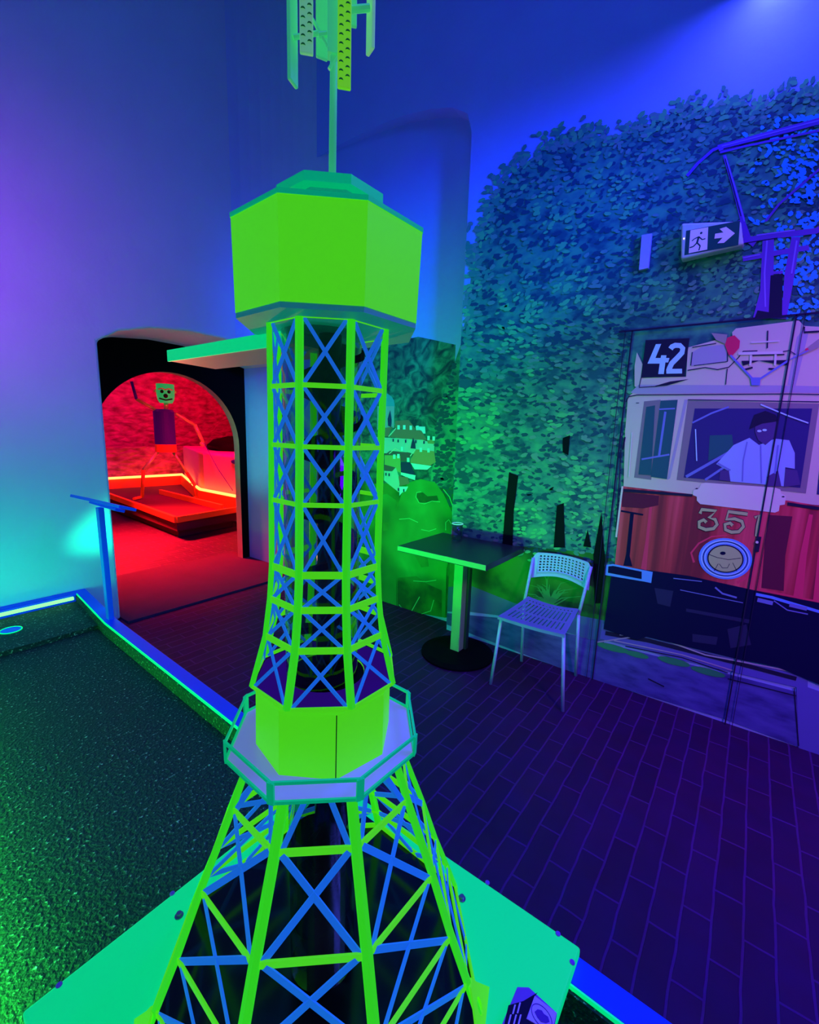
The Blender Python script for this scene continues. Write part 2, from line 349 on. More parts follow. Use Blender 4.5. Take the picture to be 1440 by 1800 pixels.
def stroke(bm, pts, w, lay, f=on_main, w2=None):
    OFF[0] += 1; lay = lay + (OFF[0] % 90)/100.
    n = len(pts); L = []; R_ = []
    for i, (x, y) in enumerate(pts):
        a = pts[max(0, i-1)]; b = pts[min(n-1, i+1)]; dx, dy = b[0]-a[0], b[1]-a[1]; l = math.hypot(dx, dy) or 1
        ww = (w if w2 is None else w+(w2-w)*i/(n-1))/2
        L.append((x-dy/l*ww, y+dx/l*ww)); R_.append((x+dy/l*ww, y-dx/l*ww))
    a = [bm.verts.new(f(*p, lay)) for p in L]; b = [bm.verts.new(f(*p, lay)) for p in R_]
    for i in range(n-1): bm.faces.new((a[i], a[i+1], b[i+1], b[i]))
def ell(cx, cy, rx, ry, n=24, rot=0):
    c, s = cos(rot), sin(rot)
    return [(cx+rx*cos(2*pi*k/n)*c-ry*sin(2*pi*k/n)*s, cy+rx*cos(2*pi*k/n)*s+ry*sin(2*pi*k/n)*c) for k in range(n)]
def painted(name, m, polys=(), strokes=(), lay=0, parent=None, f=on_main, label=None, one=False):
    # every separate painted piece is a part of its own, unless it belongs to one drawn figure
    jobs = [[('p', p)] for p in polys] + [[('s', s)] for s in strokes]
    if one: jobs = [sum(jobs, [])]
    for job in jobs:
        bm = BM()
        for t, x in job:
            if t == 'p': poly(bm, x, lay, f)
            else: stroke(bm, x[0], x[1], lay, f, x[2] if len(x) > 2 else None)
        o = obj(name, bm, m); put(o, parent or mural)
        if label: o['label'] = label
    return o
# -- tree: base area
crown = [(802, 640), (806, 590), (822, 552), (830, 470), (846, 395), (872, 345), (905, 300), (950, 268), (985, 238), (1030, 226), (1055, 240), (1100, 236), (1160, 212),
         (1200, 188), (1250, 190), (1300, 172), (1330, 196), (1370, 172), (1440, 150), (1540, 130)]
def inside(x, y, P):
    c = False; n = len(P)
    for i in range(n):
        x1, y1 = P[i]; x2, y2 = P[(i+1) % n]
        if (y1 > y) != (y2 > y) and x < (x2-x1)*(y-y1)/(y2-y1)+x1: c = not c
    return c
treeP = crown + [(1540, 1000), (1060, 1010), (1040, 992), (930, 985), (840, 965), (788, 930), (785, 850), (795, 760)]
painted('painted_tree', 'foliage', [treeP], lay=0, label='painted leafy tree crown')
bushside = [(812, 600), (812, 935), (800, 940), (788, 1000), (740, 900), (756, 850), (764, 810), (768, 740), (778, 700)]
painted('painted_foliage_edge', 'foliage', [bushside], lay=1, f=rec)
def dab(bm, x, y, rx, ry, rot, lay, f=on_main):
    n = 6; c, s = cos(rot), sin(rot)
    P = []
    for k in range(n):
        a = 2*pi*k/n; r = 1+random.uniform(-.2, .2); u, v = rx*cos(a)*r, ry*sin(a)*r
        P.append((x+u*c-v*s, y+u*s+v*c))
    poly(bm, P, lay, f)
bl, bd, bmid, bo = BM(), BM(), BM(), BM()
def dens(x, y): # large patches of shade and light in the painted crown
    return sin(x*.021+y*.013)+sin(x*.047-y*.019+1)+.8*sin(y*.035+x*.008)
cnt = 0
while cnt < 4300:
    x = random.uniform(790, 1460); y = random.uniform(150, 1000)
    if not inside(x, y, treeP) or (y > 560 and x > 1108): continue
    cnt += 1
    d = dens(x, y); sl = -.5 + random.uniform(-.5, .5) + (.5 if y > 560 else 0)
    sz = random.uniform(.7, 1.3)*(1.0 if y < 880 else .8)
    t = random.random()
    if d < -.2: k = 'd' if t < .68 else ('m' if t < .90 else 'o')
    elif d > .8: k = 'l' if t < .45 else ('m' if t < .75 else 'd')
    else: k = 'd' if t < .46 else ('m' if t < .76 else ('l' if t < .86 else 'o'))
    tgt = dict(d=bd, l=bl, m=bmid, o=bo)[k]
    dab(tgt, x, y, 6.2*sz, 3.0*sz, sl, 2+dict(d=0, m=1, l=2, o=3)[k])
# leaf tufts along the upper edge of the crown
for (x1, y1), (x2, y2) in zip(crown[1:], crown[2:]):
    L = math.hypot(x2-x1, y2-y1)
    for k in range(int(L/1.5)):
        t = random.random(); x = x1+(x2-x1)*t; y = y1+(y2-y1)*t
        nx, ny = (y2-y1)/L, -(x2-x1)/L
        o_ = random.gauss(0, 11) + 6*sin((x+y)*.09)
        dab(random.choice((bmid, bo, bmid, bl)), x+nx*o_, y+ny*o_, random.uniform(5, 9), random.uniform(2.5, 4.5), random.uniform(-1.4, .2), 3)
for name, b_, m_ in (('painted_dark_leaves', bd, 'leaf_dark'), ('painted_leaves', bmid, 'leaf_mid'), ('painted_light_leaves', bl, 'leaf_light'), ('painted_olive_leaves', bo, 'leaf_olive')):
    o = obj(name, b_, m_); put(o, mural); o['kind'] = 'stuff'
b_ = BM()
for k in range(420):
    x = random.uniform(742, 800); y = random.uniform(640, 930)
    if inside(x, y, bushside): dab(b_, x, y, 5, 2.6, random.uniform(-.6, .4), 2, rec)
o = obj('painted_edge_leaves', b_, 'leaf_dark'); put(o, mural); o['kind'] = 'stuff'
b_ = BM()
for k in range(520):
    x = random.gauss(1415, 45); y = random.uniform(205, 560)
    if x > 1455 or x < 1290+(y-200)*.1 or (y > 395 and x < 1350): continue
    dab(b_, x, y, random.uniform(3, 8), random.uniform(2, 5), random.uniform(-1, 1), 6)
for (x, y) in [(900+random.gauss(0, 60), 0) for _ in range(1)]: pass
o = obj('painted_sky_gaps', b_, 'gap_blue'); put(o, mural); o['kind'] = 'stuff'
# trunks
painted('painted_tree_trunks', 'trunk', [[(888, 905), (896, 830), (912, 836), (904, 900), (902, 962), (884, 962)], [(980, 888), (992, 884), (994, 962), (974, 962)],
        [(1026, 960), (1034, 930), (1040, 962)], [(990, 770), (1003, 765), (1000, 800), (990, 795)], [(1044, 975), (1058, 900), (1064, 985), (1058, 1060), (1046, 1060)]], lay=6)
# lawn, pavement and stone below the trees
painted('painted_lawn', 'lawn', [[(784, 1010), (786, 958), (850, 955), (940, 962), (1076, 975), (1070, 1110), (930, 1072), (862, 1046), (784, 1032)]], lay=1)
painted('painted_stone_edging', 'pavement', [[(784, 1030), (830, 1030), (905, 1060), (1072, 1092), (1062, 1130), (905, 1085), (825, 1075), (784, 1074)],
        [(1052, 1100), (1110, 1112), (1108, 1128), (1055, 1120)]], lay=2)
painted('painted_kerb', 'kerb', [[(782, 1076), (905, 1088), (1043, 1125), (1280, 1184), (1400, 1215), (1404, 1312), (1270, 1262), (1020, 1187), (782, 1096)]], lay=3)
painted('painted_road', 'road', [[(1400, 1200), (1500, 1235), (1520, 1360), (1404, 1315)], [(1060, 1095), (1200, 1132), (1420, 1190), (1420, 1212), (1200, 1160), (1055, 1122)]], lay=4)
painted('painted_moss', 'moss', [ell(1078, 1138, 30, 6, 12, .25), ell(1120, 1150, 22, 5, 12, .25), ell(1185, 1162, 30, 6, 12, .25), ell(1245, 1180, 32, 6, 12, .25), ell(1160, 1120, 9, 3, 10)], lay=5)
painted('painted_track', 'ink', [], [([(1065, 1112), (1140, 1125), (1290, 1163), (1400, 1192)], 7), ([(1100, 1135), (1200, 1155), (1280, 1182)], 1.6),
        ([(1396, 1208), (1404, 1310)], 2), ([(1280, 1192), (1400, 1222)], 1.8), ([(1140, 1192), (1168, 1206)], 2)], lay=6)
painted('painted_rail_highlight', 'cream_shadow', [], [([(1050, 1128), (1118, 1118), (1090, 1115)], 2.2), ([(1130, 1110), (1240, 1150), (1398, 1180)], 2.5), ([(1080, 1125), (1200, 1150), (1290, 1178)], 2)], lay=7)
blades = []
for k in range(26):
    a = radians(-90+random.uniform(-72, 72)); L = random.uniform(35, 68)
    x0 = 966+random.uniform(-6, 6); blades.append(([(x0, 1066), (x0+cos(a)*L*.6, 1066+sin(a)*L*.75), (x0+cos(a)*L*1.1, 1066+sin(a)*L*.85)], 3.2, .8))
painted('painted_grass_tuft', 'blade', [], blades, lay=4, one=True)
# recessed stretch: hill, bush, village
V0 = lambda *p: [(660+x/5.806, 590+y/5.806) for x, y in p]
painted('painted_hill', 'hill', [[(560, 620), (620, 606), (660, 600), (700, 592), (716, 596), (735, 592), (760, 597), (782, 602), (801, 606), (797, 700), (776, 800), (760, 870), (700, 900), (560, 900)]], lay=0, f=rec)
painted('painted_meadow', 'lawn', [[(560, 850), (700, 850), (812, 860), (812, 1092), (680, 1068), (560, 1040)]], lay=1, f=rec)
vil = [
 ('house', [(0, 1035), (470, 1060), (600, 1100), (605, 1260), (330, 1190), (100, 1200), (0, 1200)], 2),
 ('cream_shadow', [(20, 720), (195, 720), (190, 940), (20, 960)], 2),
 ('dome', [(60, 720), (60, 620), (120, 590), (165, 620), (190, 660), (198, 720)], 3),
 ('roof', [(200, 940), (205, 870), (340, 860), (410, 950), (400, 970)], 3),
 ('house_light', [(410, 925), (508, 928), (512, 1000), (480, 1000), (460, 965), (415, 965)], 3),
 ('roof', [(150, 1035), (215, 950), (470, 970), (530, 1065), (400, 1060)], 4),
 ('roof', [(90, 1030), (100, 940), (180, 930), (160, 960), (130, 1030)], 3),
 ('roof_orange', [(530, 1060), (600, 1065), (600, 1105), (535, 1100)], 4),
 ('roof_orange', [(360, 1265), (415, 1160), (600, 1180), (615, 1290), (560, 1325), (360, 1300)], 4),
 ('house_light', [(360, 1300), (575, 1330), (530, 1368), (400, 1365)], 4),
 ('roof_dark', [(95, 1215), (150, 1175), (355, 1195), (350, 1290), (95, 1260)], 3),
 ('house_ochre', [(95, 1220), (255, 1225), (260, 1400), (95, 1330)], 4),
 ('slate', [(262, 1290), (350, 1290), (405, 1420), (262, 1400)], 5),
 ('roof_dark', [(90, 1315), (205, 1345), (170, 1385), (90, 1375)], 5),
 ('house', [(90, 1380), (170, 1385), (210, 1345), (250, 1470), (240, 1600), (90, 1480)], 4),
 ('house_light', [(260, 1395), (410, 1425), (405, 1475), (330, 1450), (260, 1420)], 5),
 ('roof', [(235, 1435), (330, 1445), (350, 1510), (250, 1535)], 6),
 ('house_light', [(245, 1540), (335, 1540), (310, 1590), (275, 1600), (245, 1635)], 6),
 ('slate', [(130, 920), (125, 850), (150, 760), (165, 860), (160, 935)], 6),
 ('slate', [(358, 1150), (372, 1080), (385, 1040), (405, 1100), (410, 1155)], 6),
]
grp = {}
for m_, pl, lay in vil: grp.setdefault((m_, lay), []).append(V0(*pl))
village = painted('painted_village', 'house', [V0(*vil[0][1])], lay=2, f=rec, label='painted village houses on a hillside')
for (m_, lay), pls in grp.items():
    if m_ == 'house' and lay == 2: continue
    nm = {'roof': 'painted_roof', 'roof_dark': 'painted_roof', 'roof_orange': 'painted_roof', 'dome': 'painted_dome', 'slate': 'painted_cypress'}.get(m_, 'painted_house')
    painted(nm, m_, pls, lay=lay, parent=village, f=rec)
wins = [(182, 1068), (232, 1075), (308, 1078), (412, 1082), (496, 1090), (108, 1415), (140, 1420), (235, 1570), (290, 1580)]
painted('painted_windows', 'slate', [V0((x-7, y-15), (x+7, y-15), (x+7, y+15), (x-7, y+15)) for x, y in wins], lay=7, parent=village, f=rec)
wl_ = [(237, 935), (295, 935), (362, 940), (430, 940), (464, 1165), (543, 1170), (272, 1155), (335, 1268), (235, 1230), (193, 1235), (543, 1045), (595, 1050)]
painted('painted_light_windows', 'house_light', [V0((x-13, y-22), (x+13, y-22), (x+13, y+22), (x-13, y+22)) for x, y in wl_], lay=7, parent=village, f=rec)
painted('painted_gable_lines', 'cream_light', [], [(V0((135, 1030), (210, 945)), 1.6), (V0((140, 1205), (205, 1150), (250, 1175)), 1.6), (V0((355, 1230), (410, 1160)), 1.6)], lay=8, parent=village, f=rec)
bush = [(698, 1068), (696, 900), (706, 868), (718, 848), (740, 842), (765, 848), (780, 868), (797, 905), (800, 940), (785, 1000), (783, 1086), (740, 1078)]
painted('painted_bush', 'bush', [bush], lay=5, f=rec, label='painted glossy round green bush')
painted('painted_bush', 'bush', [[(560, 900), (640, 880), (680, 868), (697, 880), (697, 1066), (640, 1050), (560, 1030)]], lay=4, f=rec)
S6 = lambda *p: [(660+x/3.6, 560+y/3.6) for x, y in p]
painted('painted_bush_shades', 'lawn', [S6((262, 1130), (262, 1105), (300, 1100), (330, 1125), (390, 1120), (400, 1150), (340, 1165), (280, 1165)), S6((250, 1500), (330, 1510), (340, 1570), (290, 1575)),
        S6((48, 1290), (85, 1290), (80, 1340), (50, 1345)), S6((140, 1640), (260, 1630), (330, 1680), (420, 1720), (420, 1890), (140, 1840))], lay=6, f=rec)
painted('painted_bush_highlights', 'highlight', [], [(S6((290, 1095), (262, 1100), (256, 1130), (275, 1165), (310, 1172), (360, 1155), (410, 1160)), 1.3), (S6((150, 1270), (215, 1265), (270, 1290)), 1.3),
        (S6((430, 1080), (470, 1130), (490, 1190), (488, 1240)), 1.6), (S6((445, 1340), (445, 1290), (465, 1272), (480, 1300)), 1.2), (S6((240, 1660), (320, 1665), (385, 1655)), 1.4),
        (S6((150, 1810), (190, 1860), (230, 1850), (280, 1760)), 1.4), (S6((290, 1870), (350, 1850), (370, 1780)), 1.4), (S6((290, 1335), (340, 1345), (385, 1330)), 1.2)], lay=7, f=rec)

# -- the tram
T = lambda *p: [(1040+x/3.6, 560+y/3.6) for x, y in p]
tram = painted('painted_tram', 'cream', [T((205, 1075), (215, 720), (230, 540), (232, 500), (300, 440), (275, 430), (275, 300), (290, 215), (330, 300), (330, 370), (600, 370), (612, 185), (800, 135), (900, 160),
        (890, 90), (915, 65), (1310, 15), (1345, 50), (1440, 55), (1900, -20), (1900, 1230), (1440, 1180))], lay=9, label='painted red and cream tram front')
P = lambda name, m_, polys=(), strokes=(), lay=10: painted(name, m_, polys, strokes, lay, tram)
P('painted_lower_panel', 'tram_streaks', [T((200, 1060), (640, 1110), (1240, 1150), (1900, 1260), (1900, 1900), (1440, 1795), (1030, 1715), (620, 1625), (150, 1560))], lay=10)
P('painted_chassis', 'undercarriage', [T((150, 1560), (620, 1625), (1030, 1715), (1440, 1795), (1900, 1900), (1900, 2420), (1440, 2310), (1180, 2200), (930, 2150), (350, 2010), (290, 2030), (80, 1960), (125, 1640))], lay=10)
P('painted_chassis_shapes', 'chassis_tone', [T((860, 1960), (980, 1930), (1010, 2060), (880, 2080)), T((400, 1700), (520, 1720), (500, 1820), (420, 1800)), T((600, 1830), (1000, 1900), (1000, 1925), (600, 1850)), T((640, 1990), (800, 2010), (790, 2060), (640, 2040))], lay=11)
P('painted_number_plate', 'ink', [T((345, 140), (622, 127), (590, 368), (316, 376))], lay=12)
# 42
Z = lambda *p: [(1090+x/7.2, 570+y/7.2) for x, y in p]
P('painted_number_42', 'number_blue', [Z((460, 258), (528, 255), (455, 432), (520, 432), (528, 398), (594, 398), (588, 432), (632, 432), (615, 488), (580, 488), (560, 634), (490, 634), (508, 503), (355, 503))],
  [(Z((645, 318), (665, 290), (705, 272), (765, 275), (800, 310), (790, 365), (735, 425), (660, 500), (632, 560), (620, 600)), 9), (Z((592, 600), (790, 597)), 8.2)], lay=13)
P('painted_shading', 'cream_shadow', [T((640, 215), (700, 180), (862, 165), (862, 270), (632, 302)), T((1345, 60), (1370, 100), (1290, 430), (1240, 420), (1300, 120)),
   T((250, 470), (300, 420), (1240, 425), (1440, 430), (1900, 440), (1900, 480), (1240, 470), (300, 478)), T((500, 1010), (610, 515), (590, 515), (480, 1020))], lay=10)
P('painted_side_window', 'glass_green', [T((350, 560), (405, 550), (380, 990), (300, 985)), T((440, 520), (548, 515), (480, 1015), (378, 1000))], lay=12)
P('painted_window_frame', 'window_frame', [T((335, 525), (440, 515), (380, 1020), (272, 1005)), T((612, 520), (1440, 540), (1355, 1105), (540, 1020))], lay=11)
P('painted_windscreen', 'glass', [T((655, 570), (1395, 570), (1320, 1070), (585, 1005))], lay=12)
P('painted_side_glazing', 'glass', [T((1440, 960), (1900, 1010), (1900, 1180), (1425, 1110))], lay=12)
P('painted_glass_reflections', 'glass_green', [T((750, 740), (890, 735), (900, 830), (740, 900))], lay=13)
P('painted_wipers_and_rails', 'shirt_shade', [], [(T((640, 660), (760, 600), (870, 560)), 3), (T((600, 1000), (900, 830)), 5), (T((720, 1020), (840, 940)), 4), (T((470, 590), (430, 870)), 4), (T((430, 575), (530, 570)), 2.5), (T((320, 890), (495, 860)), 3)], lay=13)
P('painted_wiper', 'number_blue', [], [(T((1070, 545), (1240, 615), (1370, 662)), 2.4), (T((660, 700), (668, 900)), 2)], lay=16)
P('painted_driver_shirt', 'shirt', [T((1000, 755), (1060, 800), (1160, 760), (1250, 770), (1285, 850), (1285, 950), (1225, 940), (1220, 1060), (880, 1030), (870, 965), (790, 920), (900, 800))], lay=14)
P('painted_driver_arms', 'skin_dark', [T((815, 960), (870, 960), (880, 1030), (810, 1020)), T((1110, 1000), (1180, 960), (1200, 1060), (1110, 1060)), T((1225, 950), (1300, 960), (1320, 1050), (1215, 1065))], lay=15)
P('painted_driver_head', 'skin_dark', [T((1035, 660), (1060, 610), (1110, 590), (1160, 610), (1175, 680), (1160, 750), (1100, 800), (1055, 770), (1035, 720))], lay=15)
P('painted_driver_cap', 'ink', [T((1000, 700), (1030, 610), (1100, 585), (1165, 610), (1180, 650), (1080, 665))], lay=16)
P('painted_shirt_folds', 'shirt_shade', [], [(T((985, 780), (960, 900), (955, 1030)), 2.4), (T((1070, 800), (1075, 1040)), 2.2), (T((1180, 800), (1160, 980)), 3), (T((800, 915), (880, 960)), 3)], lay=15)
P('painted_glasses', 'number_blue', [ell(*T((1062, 712))[0], 4, 2), ell(*T((1095, 706))[0], 4, 2)], lay=17)
P('painted_name_board', 'cream_light', [T((695, 1045), (720, 1037), (1160, 1068), (1195, 1080), (1200, 1105), (1230, 1120), (1222, 1175), (1190, 1180), (1185, 1215), (1160, 1226), (690, 1172), (668, 1150), (668, 1125), (643, 1115), (645, 1085), (680, 1075))], lay=14)
P('painted_outlines', 'ink', [T((668, 1070), (678, 1075), (668, 1079), (657, 1075)), T((1212, 1120), (1224, 1126), (1212, 1131), (1200, 1126)), T((950, 270), (1250, 265), (1240, 300), (1180, 290), (1060, 270), (960, 300)), T((205, 1075), (640, 1110), (640, 1125), (205, 1095)),
   T((1240, 1160), (1440, 1190), (1440, 1210), (1240, 1180)), T((380, 435), (500, 400), (620, 385), (480, 425))],
  [(T((220, 530), (240, 495), (290, 485), (1240, 478), (1440, 482)), 1.6), (T((612, 515), (1440, 528)), 1.6), (T((650, 300), (860, 275)), 1.2), (T((610, 330), (720, 312), (800, 325), (870, 310), (930, 250), (960, 210), (1050, 207)), 1.6),
   (T((860, 320), (850, 420)), 1.5), (T((640, 185), (790, 160)), 1.4), (T((640, 215), (630, 300)), 1.5), (T((862, 180), (862, 275)), 1.5), (T((1015, 235), (1220, 230)), 2), (T((1345, 55), (1345, 90), (1440, 85)), 3),
   (T((305, 435), (318, 375)), 1.2), (T((305, 437), (420, 430)), 1.2), (T((970, 325), (1020, 312)), 3), (T((1120, 320), (1170, 322)), 3), (T((1115, 80), (1112, 190)), 2.2), (T((215, 750), (200, 830)), 3), (T((1195, 215), (1250, 205), (1290, 230)), 1.4),
   (T((285, 535), (305, 535)), 1), (T((190, 830), (160, 1330)), 2)], lay=14)
P('painted_bumper_bar', 'cream_light', [], [(T((1010, 155), (1190, 145)), 2.6), (T((930, 225), (1210, 218)), 5), (T((1010, 235), (1005, 300)), 4), (T((1165, 230), (1160, 300)), 4), (T((260, 720), (240, 1000)), 2), (T((200, 1060), (160, 1380)), 3.2)], lay=15)
P('painted_direction_wings', 'wing', [T((760, 95), (860, 105), (850, 165), (790, 140)), T((1300, 235), (1440, 130), (1440, 185), (1330, 235))], lay=15)
P('painted_indicator_lens', 'lens_red', [T((845, 170), (860, 125), (905, 110), (940, 145), (935, 190), (895, 235), (870, 235)), T((1350, 195), (1365, 188), (1375, 205), (1355, 218))], lay=16)
P('painted_indicator_arms', 'shirt_shade', [T((1005, 375), (1070, 375), (1065, 425), (1012, 425))], [(T((880, 235), (1030, 395)), 3.6), (T((1250, 265), (1050, 395)), 3.6), (T((1370, 205), (1260, 260)), 2)], lay=16)
P('painted_red_highlights', 'red_bright', [T((1375, 1235), (1400, 1240), (1360, 1500), (1335, 1770), (1275, 1755), (1320, 1480)), T((1440, 1400), (1470, 1400), (1440, 1790), (1400, 1780)), T((375, 1130), (392, 1135), (365, 1400), (350, 1590), (315, 1580), (345, 1400))],
   [(T((650, 1540), (632, 1480), (680, 1420), (760, 1378), (860, 1368)), 4, 2), (T((920, 1668), (990, 1630), (1035, 1550)), 5), (T((1040, 1708), (1240, 1748), (1440, 1788)), 3)], lay=11)
P('painted_red_shades', 'red_dark', [T((195, 1095), (430, 1120), (425, 1180), (330, 1200), (195, 1190)), T((1120, 1240), (1270, 1250), (1225, 1500), (1215, 1720), (1075, 1700), (1095, 1450))], lay=11)
P('painted_step_iron', 'undercarriage', [T((250, 1220), (272, 1225), (245, 1500), (262, 1565), (205, 1560), (222, 1490))], [(T((190, 1215), (330, 1240)), 3)], lay=12)
P('painted_bumper', 'chrome', [T((95, 1555), (140, 1550), (390, 1600), (380, 1670), (330, 1660), (90, 1620))], [(T((1040, 1740), (1140, 1760), (1440, 1850)), 5)], lay=11)
P('painted_bumper_shadow', 'undercarriage', [T((110, 1565), (140, 1562), (320, 1598), (320, 1645), (108, 1605))], lay=12)
# 351
G = lambda *p: [(1180+x/5.54, 840+y/5.54) for x, y in p]
D351 = [
  (G((285, 345), (300, 305), (440, 318), (370, 385), (430, 400), (450, 450), (415, 490), (340, 500), (275, 475), (275, 425), (320, 405), (345, 430)), 4.6),
  (G((745, 350), (560, 325), (540, 400), (620, 395), (690, 420), (705, 470), (660, 520), (590, 525), (530, 500), (525, 450), (575, 435), (600, 460)), 4.6),
  (G((815, 385), (865, 355), (840, 470), (830, 565)), 4.2)]
P('painted_number_shadow', 'ink', [], [(p_, w_+3.4) for p_, w_ in D351], lay=12)
P('painted_number_351', 'number_gold', [], [(p_, w_+1.2) for p_, w_ in D351], lay=13)
# headlamp
hc = G((530, 782))[0]
P('painted_headlamp_ring', 'chrome', [ell(*hc, 47, 36, 36, .1)], lay=13)
P('painted_headlamp_ring', 'chrome_light', [], [([*ell(*hc, 42, 32, 36, .1), ell(*hc, 42, 32, 36, .1)[0]], 2.2), ([*ell(*hc, 36, 27.5, 36, .1), ell(*hc, 36, 27.5, 36, .1)[0]], 1.6)], lay=14)
P('painted_headlamp_ring', 'ink', [ell(*hc, 32, 24.5, 36, .1)], [([*ell(*hc, 39, 30, 36, .1), ell(*hc, 39, 30, 36, .1)[0]], 1.3)], lay=14)
P('painted_headlamp_glass', 'lamp_glass', [ell(*hc, 29.5, 22.5, 36, .1)], lay=15)
P('painted_headlamp_lines', 'undercarriage', [ell(*G((505, 728))[0], 5, 3)], [(G((360, 735), (450, 770), (560, 790), (680, 775)), 1), (G((470, 830), (500, 870), (550, 870), (570, 830)), 1), (G((420, 900), (460, 830)), 1), (G((640, 900), (600, 820)), 1)], lay=16)
P('painted_coupling', 'shirt_shade', [], [(G((430, 1060), (500, 1120), (640, 1160)), 3), (G((840, 1180), (990, 1215)), 7), (G((1000, 1190), (1130, 1280), (1330, 1320)), 2), (G((1150, 1230), (1320, 1270)), 6), (G((90, 1085), (700, 1210)), 1.4), (T((520, 1640), (700, 1660)), 1.6)], lay=12)
# pantograph above
E1 = lambda *p: [(1000+x/3.27, 100+y/3.27) for x, y in p]
panto = painted('painted_pantograph', 'pantograph', [E1((1060, 1500), (1100, 1350), (1115, 1040), (1180, 1040), (1175, 1400), (1230, 1400), (1240, 1250), (1280, 1040), (1330, 1040), (1290, 1300), (1250, 1510))],
  [(E1((680, 690), (740, 620), (830, 540), (880, 520)), 5), (E1((860, 530), (1440, 375), (1760, 290)), 11), (E1((870, 555), (1010, 520), (1440, 430), (1760, 360)), 4), (E1((895, 570), (955, 770), (1000, 940)), 6, 9),
   (E1((1130, 950), (1210, 850), (1440, 650), (1760, 400)), 4), (E1((1000, 1060), (1200, 1030), (1420, 1005), (1500, 960)), 10), (E1((1000, 1165), (1200, 1130), (1380, 1100)), 9), (E1((990, 940), (1030, 1050), (1070, 1080)), 12), (E1((1170, 1245), (1230, 1240)), 5)], lay=8, label='painted tram pantograph', one=True)
painted('painted_pantograph_light', 'panto_light', [], [(E1((900, 575), (960, 770), (1010, 950)), 2.5), (E1((880, 520), (1440, 372)), 2.2), (E1((1140, 1060), (1125, 1250), (1130, 1440)), 3), (E1((1215, 1250), (1210, 1440)), 2), (E1((1310, 1060), (1280, 1250)), 3), (E1((1000, 1160), (1100, 1140)), 2), (E1((1080, 1030), (1300, 1000)), 2.4)], lay=9, parent=panto)
painted('painted_pantograph_shadow', 'ink', [E1((1160, 1260), (1230, 1250), (1225, 1500), (1070, 1500), (1085, 1460), (1150, 1470))], [(E1((890, 535), (1440, 400)), 1.5), (E1((1010, 1075), (1200, 1045)), 1.3), (E1((900, 590), (990, 920)), 1.4)], lay=9, parent=panto)

# door cut into the painted wall
door = struct(bpy.data.objects.new('door_1', None)); COL.objects.link(door); door.location = (XR, .23, 0); bpy.context.view_layer.update()
bm = BM(); Ya, Yb_, zt = .560, -.108, 2.022; xs = XR-.0175
for c, s in (((xs, Ya, zt/2), (.002, .007, zt)), ((xs, Ya+.035, zt/2), (.002, .003, zt)), ((xs, Yb_, zt/2), (.002, .006, zt)), ((xs, Yb_-.03, zt/2), (.002, .0025, zt)), ((xs, (Ya+Yb_)/2-.3, zt), (.002, 1.4, .009))):
    box(bm, c, s)
put(obj('door_gap', bm, 'ink'), door)
bm = BM(); p = at(1331, 953, 0, XR-.02); tube(bm, [p, p+Vector((-.006, 0, 0))], .006, 12); put(obj('door_lock', bm, 'cream_light'), door)
p = at(1333, 953, 0, XR-.019); bm = BM(); box(bm, (XR-.0185, p.y, p.z-.01), (.003, .018, .075)); put(obj('lock_plate', bm, 'ink'), door)

# ------------------------------------------------------------------ tower
RT = Vector((.73, -.683, 0)); TC = Vector((.525, .5607, 0)); TZ = .33
TS = 1.033   # size factor of the model against its drawing
def ctr(z): return TC*TS + RT*((z-1.2)*.011) + Vector((0, 0, H-(H-z)*TS))
def V(k, R, z, rot=-2.96):
    a = radians(22.5+45*k+rot); return ctr(z) + Vector((R*TS*cos(a), R*TS*sin(a), 0))
def oct_(R, z, rot=-2.96): return [V(k, R, z, rot) for k in range(8)]
tower = thing('model_lookout_tower', 'tall fluorescent green octagonal model lookout tower with blue cross bracing on the mint green plinth', 'model tower', ctr(.3675))
def tp(name, bm, m_, **k):
    o = obj(name, bm, m_, **k); put(o, tower); return o
def shell(bm, R1, z1, R2, z2, rot=-2.96, cap=True):
    a = [bm.verts.new(p) for p in oct_(R1, z1, rot)]; b = [bm.verts.new(p) for p in oct_(R2, z2, rot)]
    for k in range(8): bm.faces.new((a[k], a[(k+1) % 8], b[(k+1) % 8], b[k]))
    if cap: bm.faces.new(a[::-1]); bm.faces.new(b)
def hoop(bm, R, z, hgt, thick, slope=0):
    # closed octagonal ring with rectangular section
    o1 = [bm.verts.new(p) for p in oct_(R, z-hgt/2)]; o2 = [bm.verts.new(p) for p in oct_(R-slope, z+hgt/2)]
    i1 = [bm.verts.new(p) for p in oct_(R-thick, z-hgt/2)]; i2 = [bm.verts.new(p) for p in oct_(R-slope-thick, z+hgt/2)]
    for k in range(8):
        j = (k+1) % 8
        bm.faces.new((o1[k], o1[j], o2[j], o2[k])); bm.faces.new((i1[k], i2[k], i2[j], i1[j]))
        bm.faces.new((o2[k], o2[j], i2[j], i2[k])); bm.faces.new((o1[k], i1[k], i1[j], o1[j]))
UP = [(1.6075, .0984), (1.5124, .0980), (1.424, .0972), (1.3367, .0978), (1.2261, .0982), (1.1701, .1019), (1.1054, .110), (1.0182, .1334)]
LOW = [(.885, .1400), (.7941, .1716), (.653, .2267), (.5366, .2683), (.4465, .3047), (.3680, .3360)]
def face_n(k): a = radians(45*(k+1)-2.96); return Vector((cos(a), sin(a), 0))
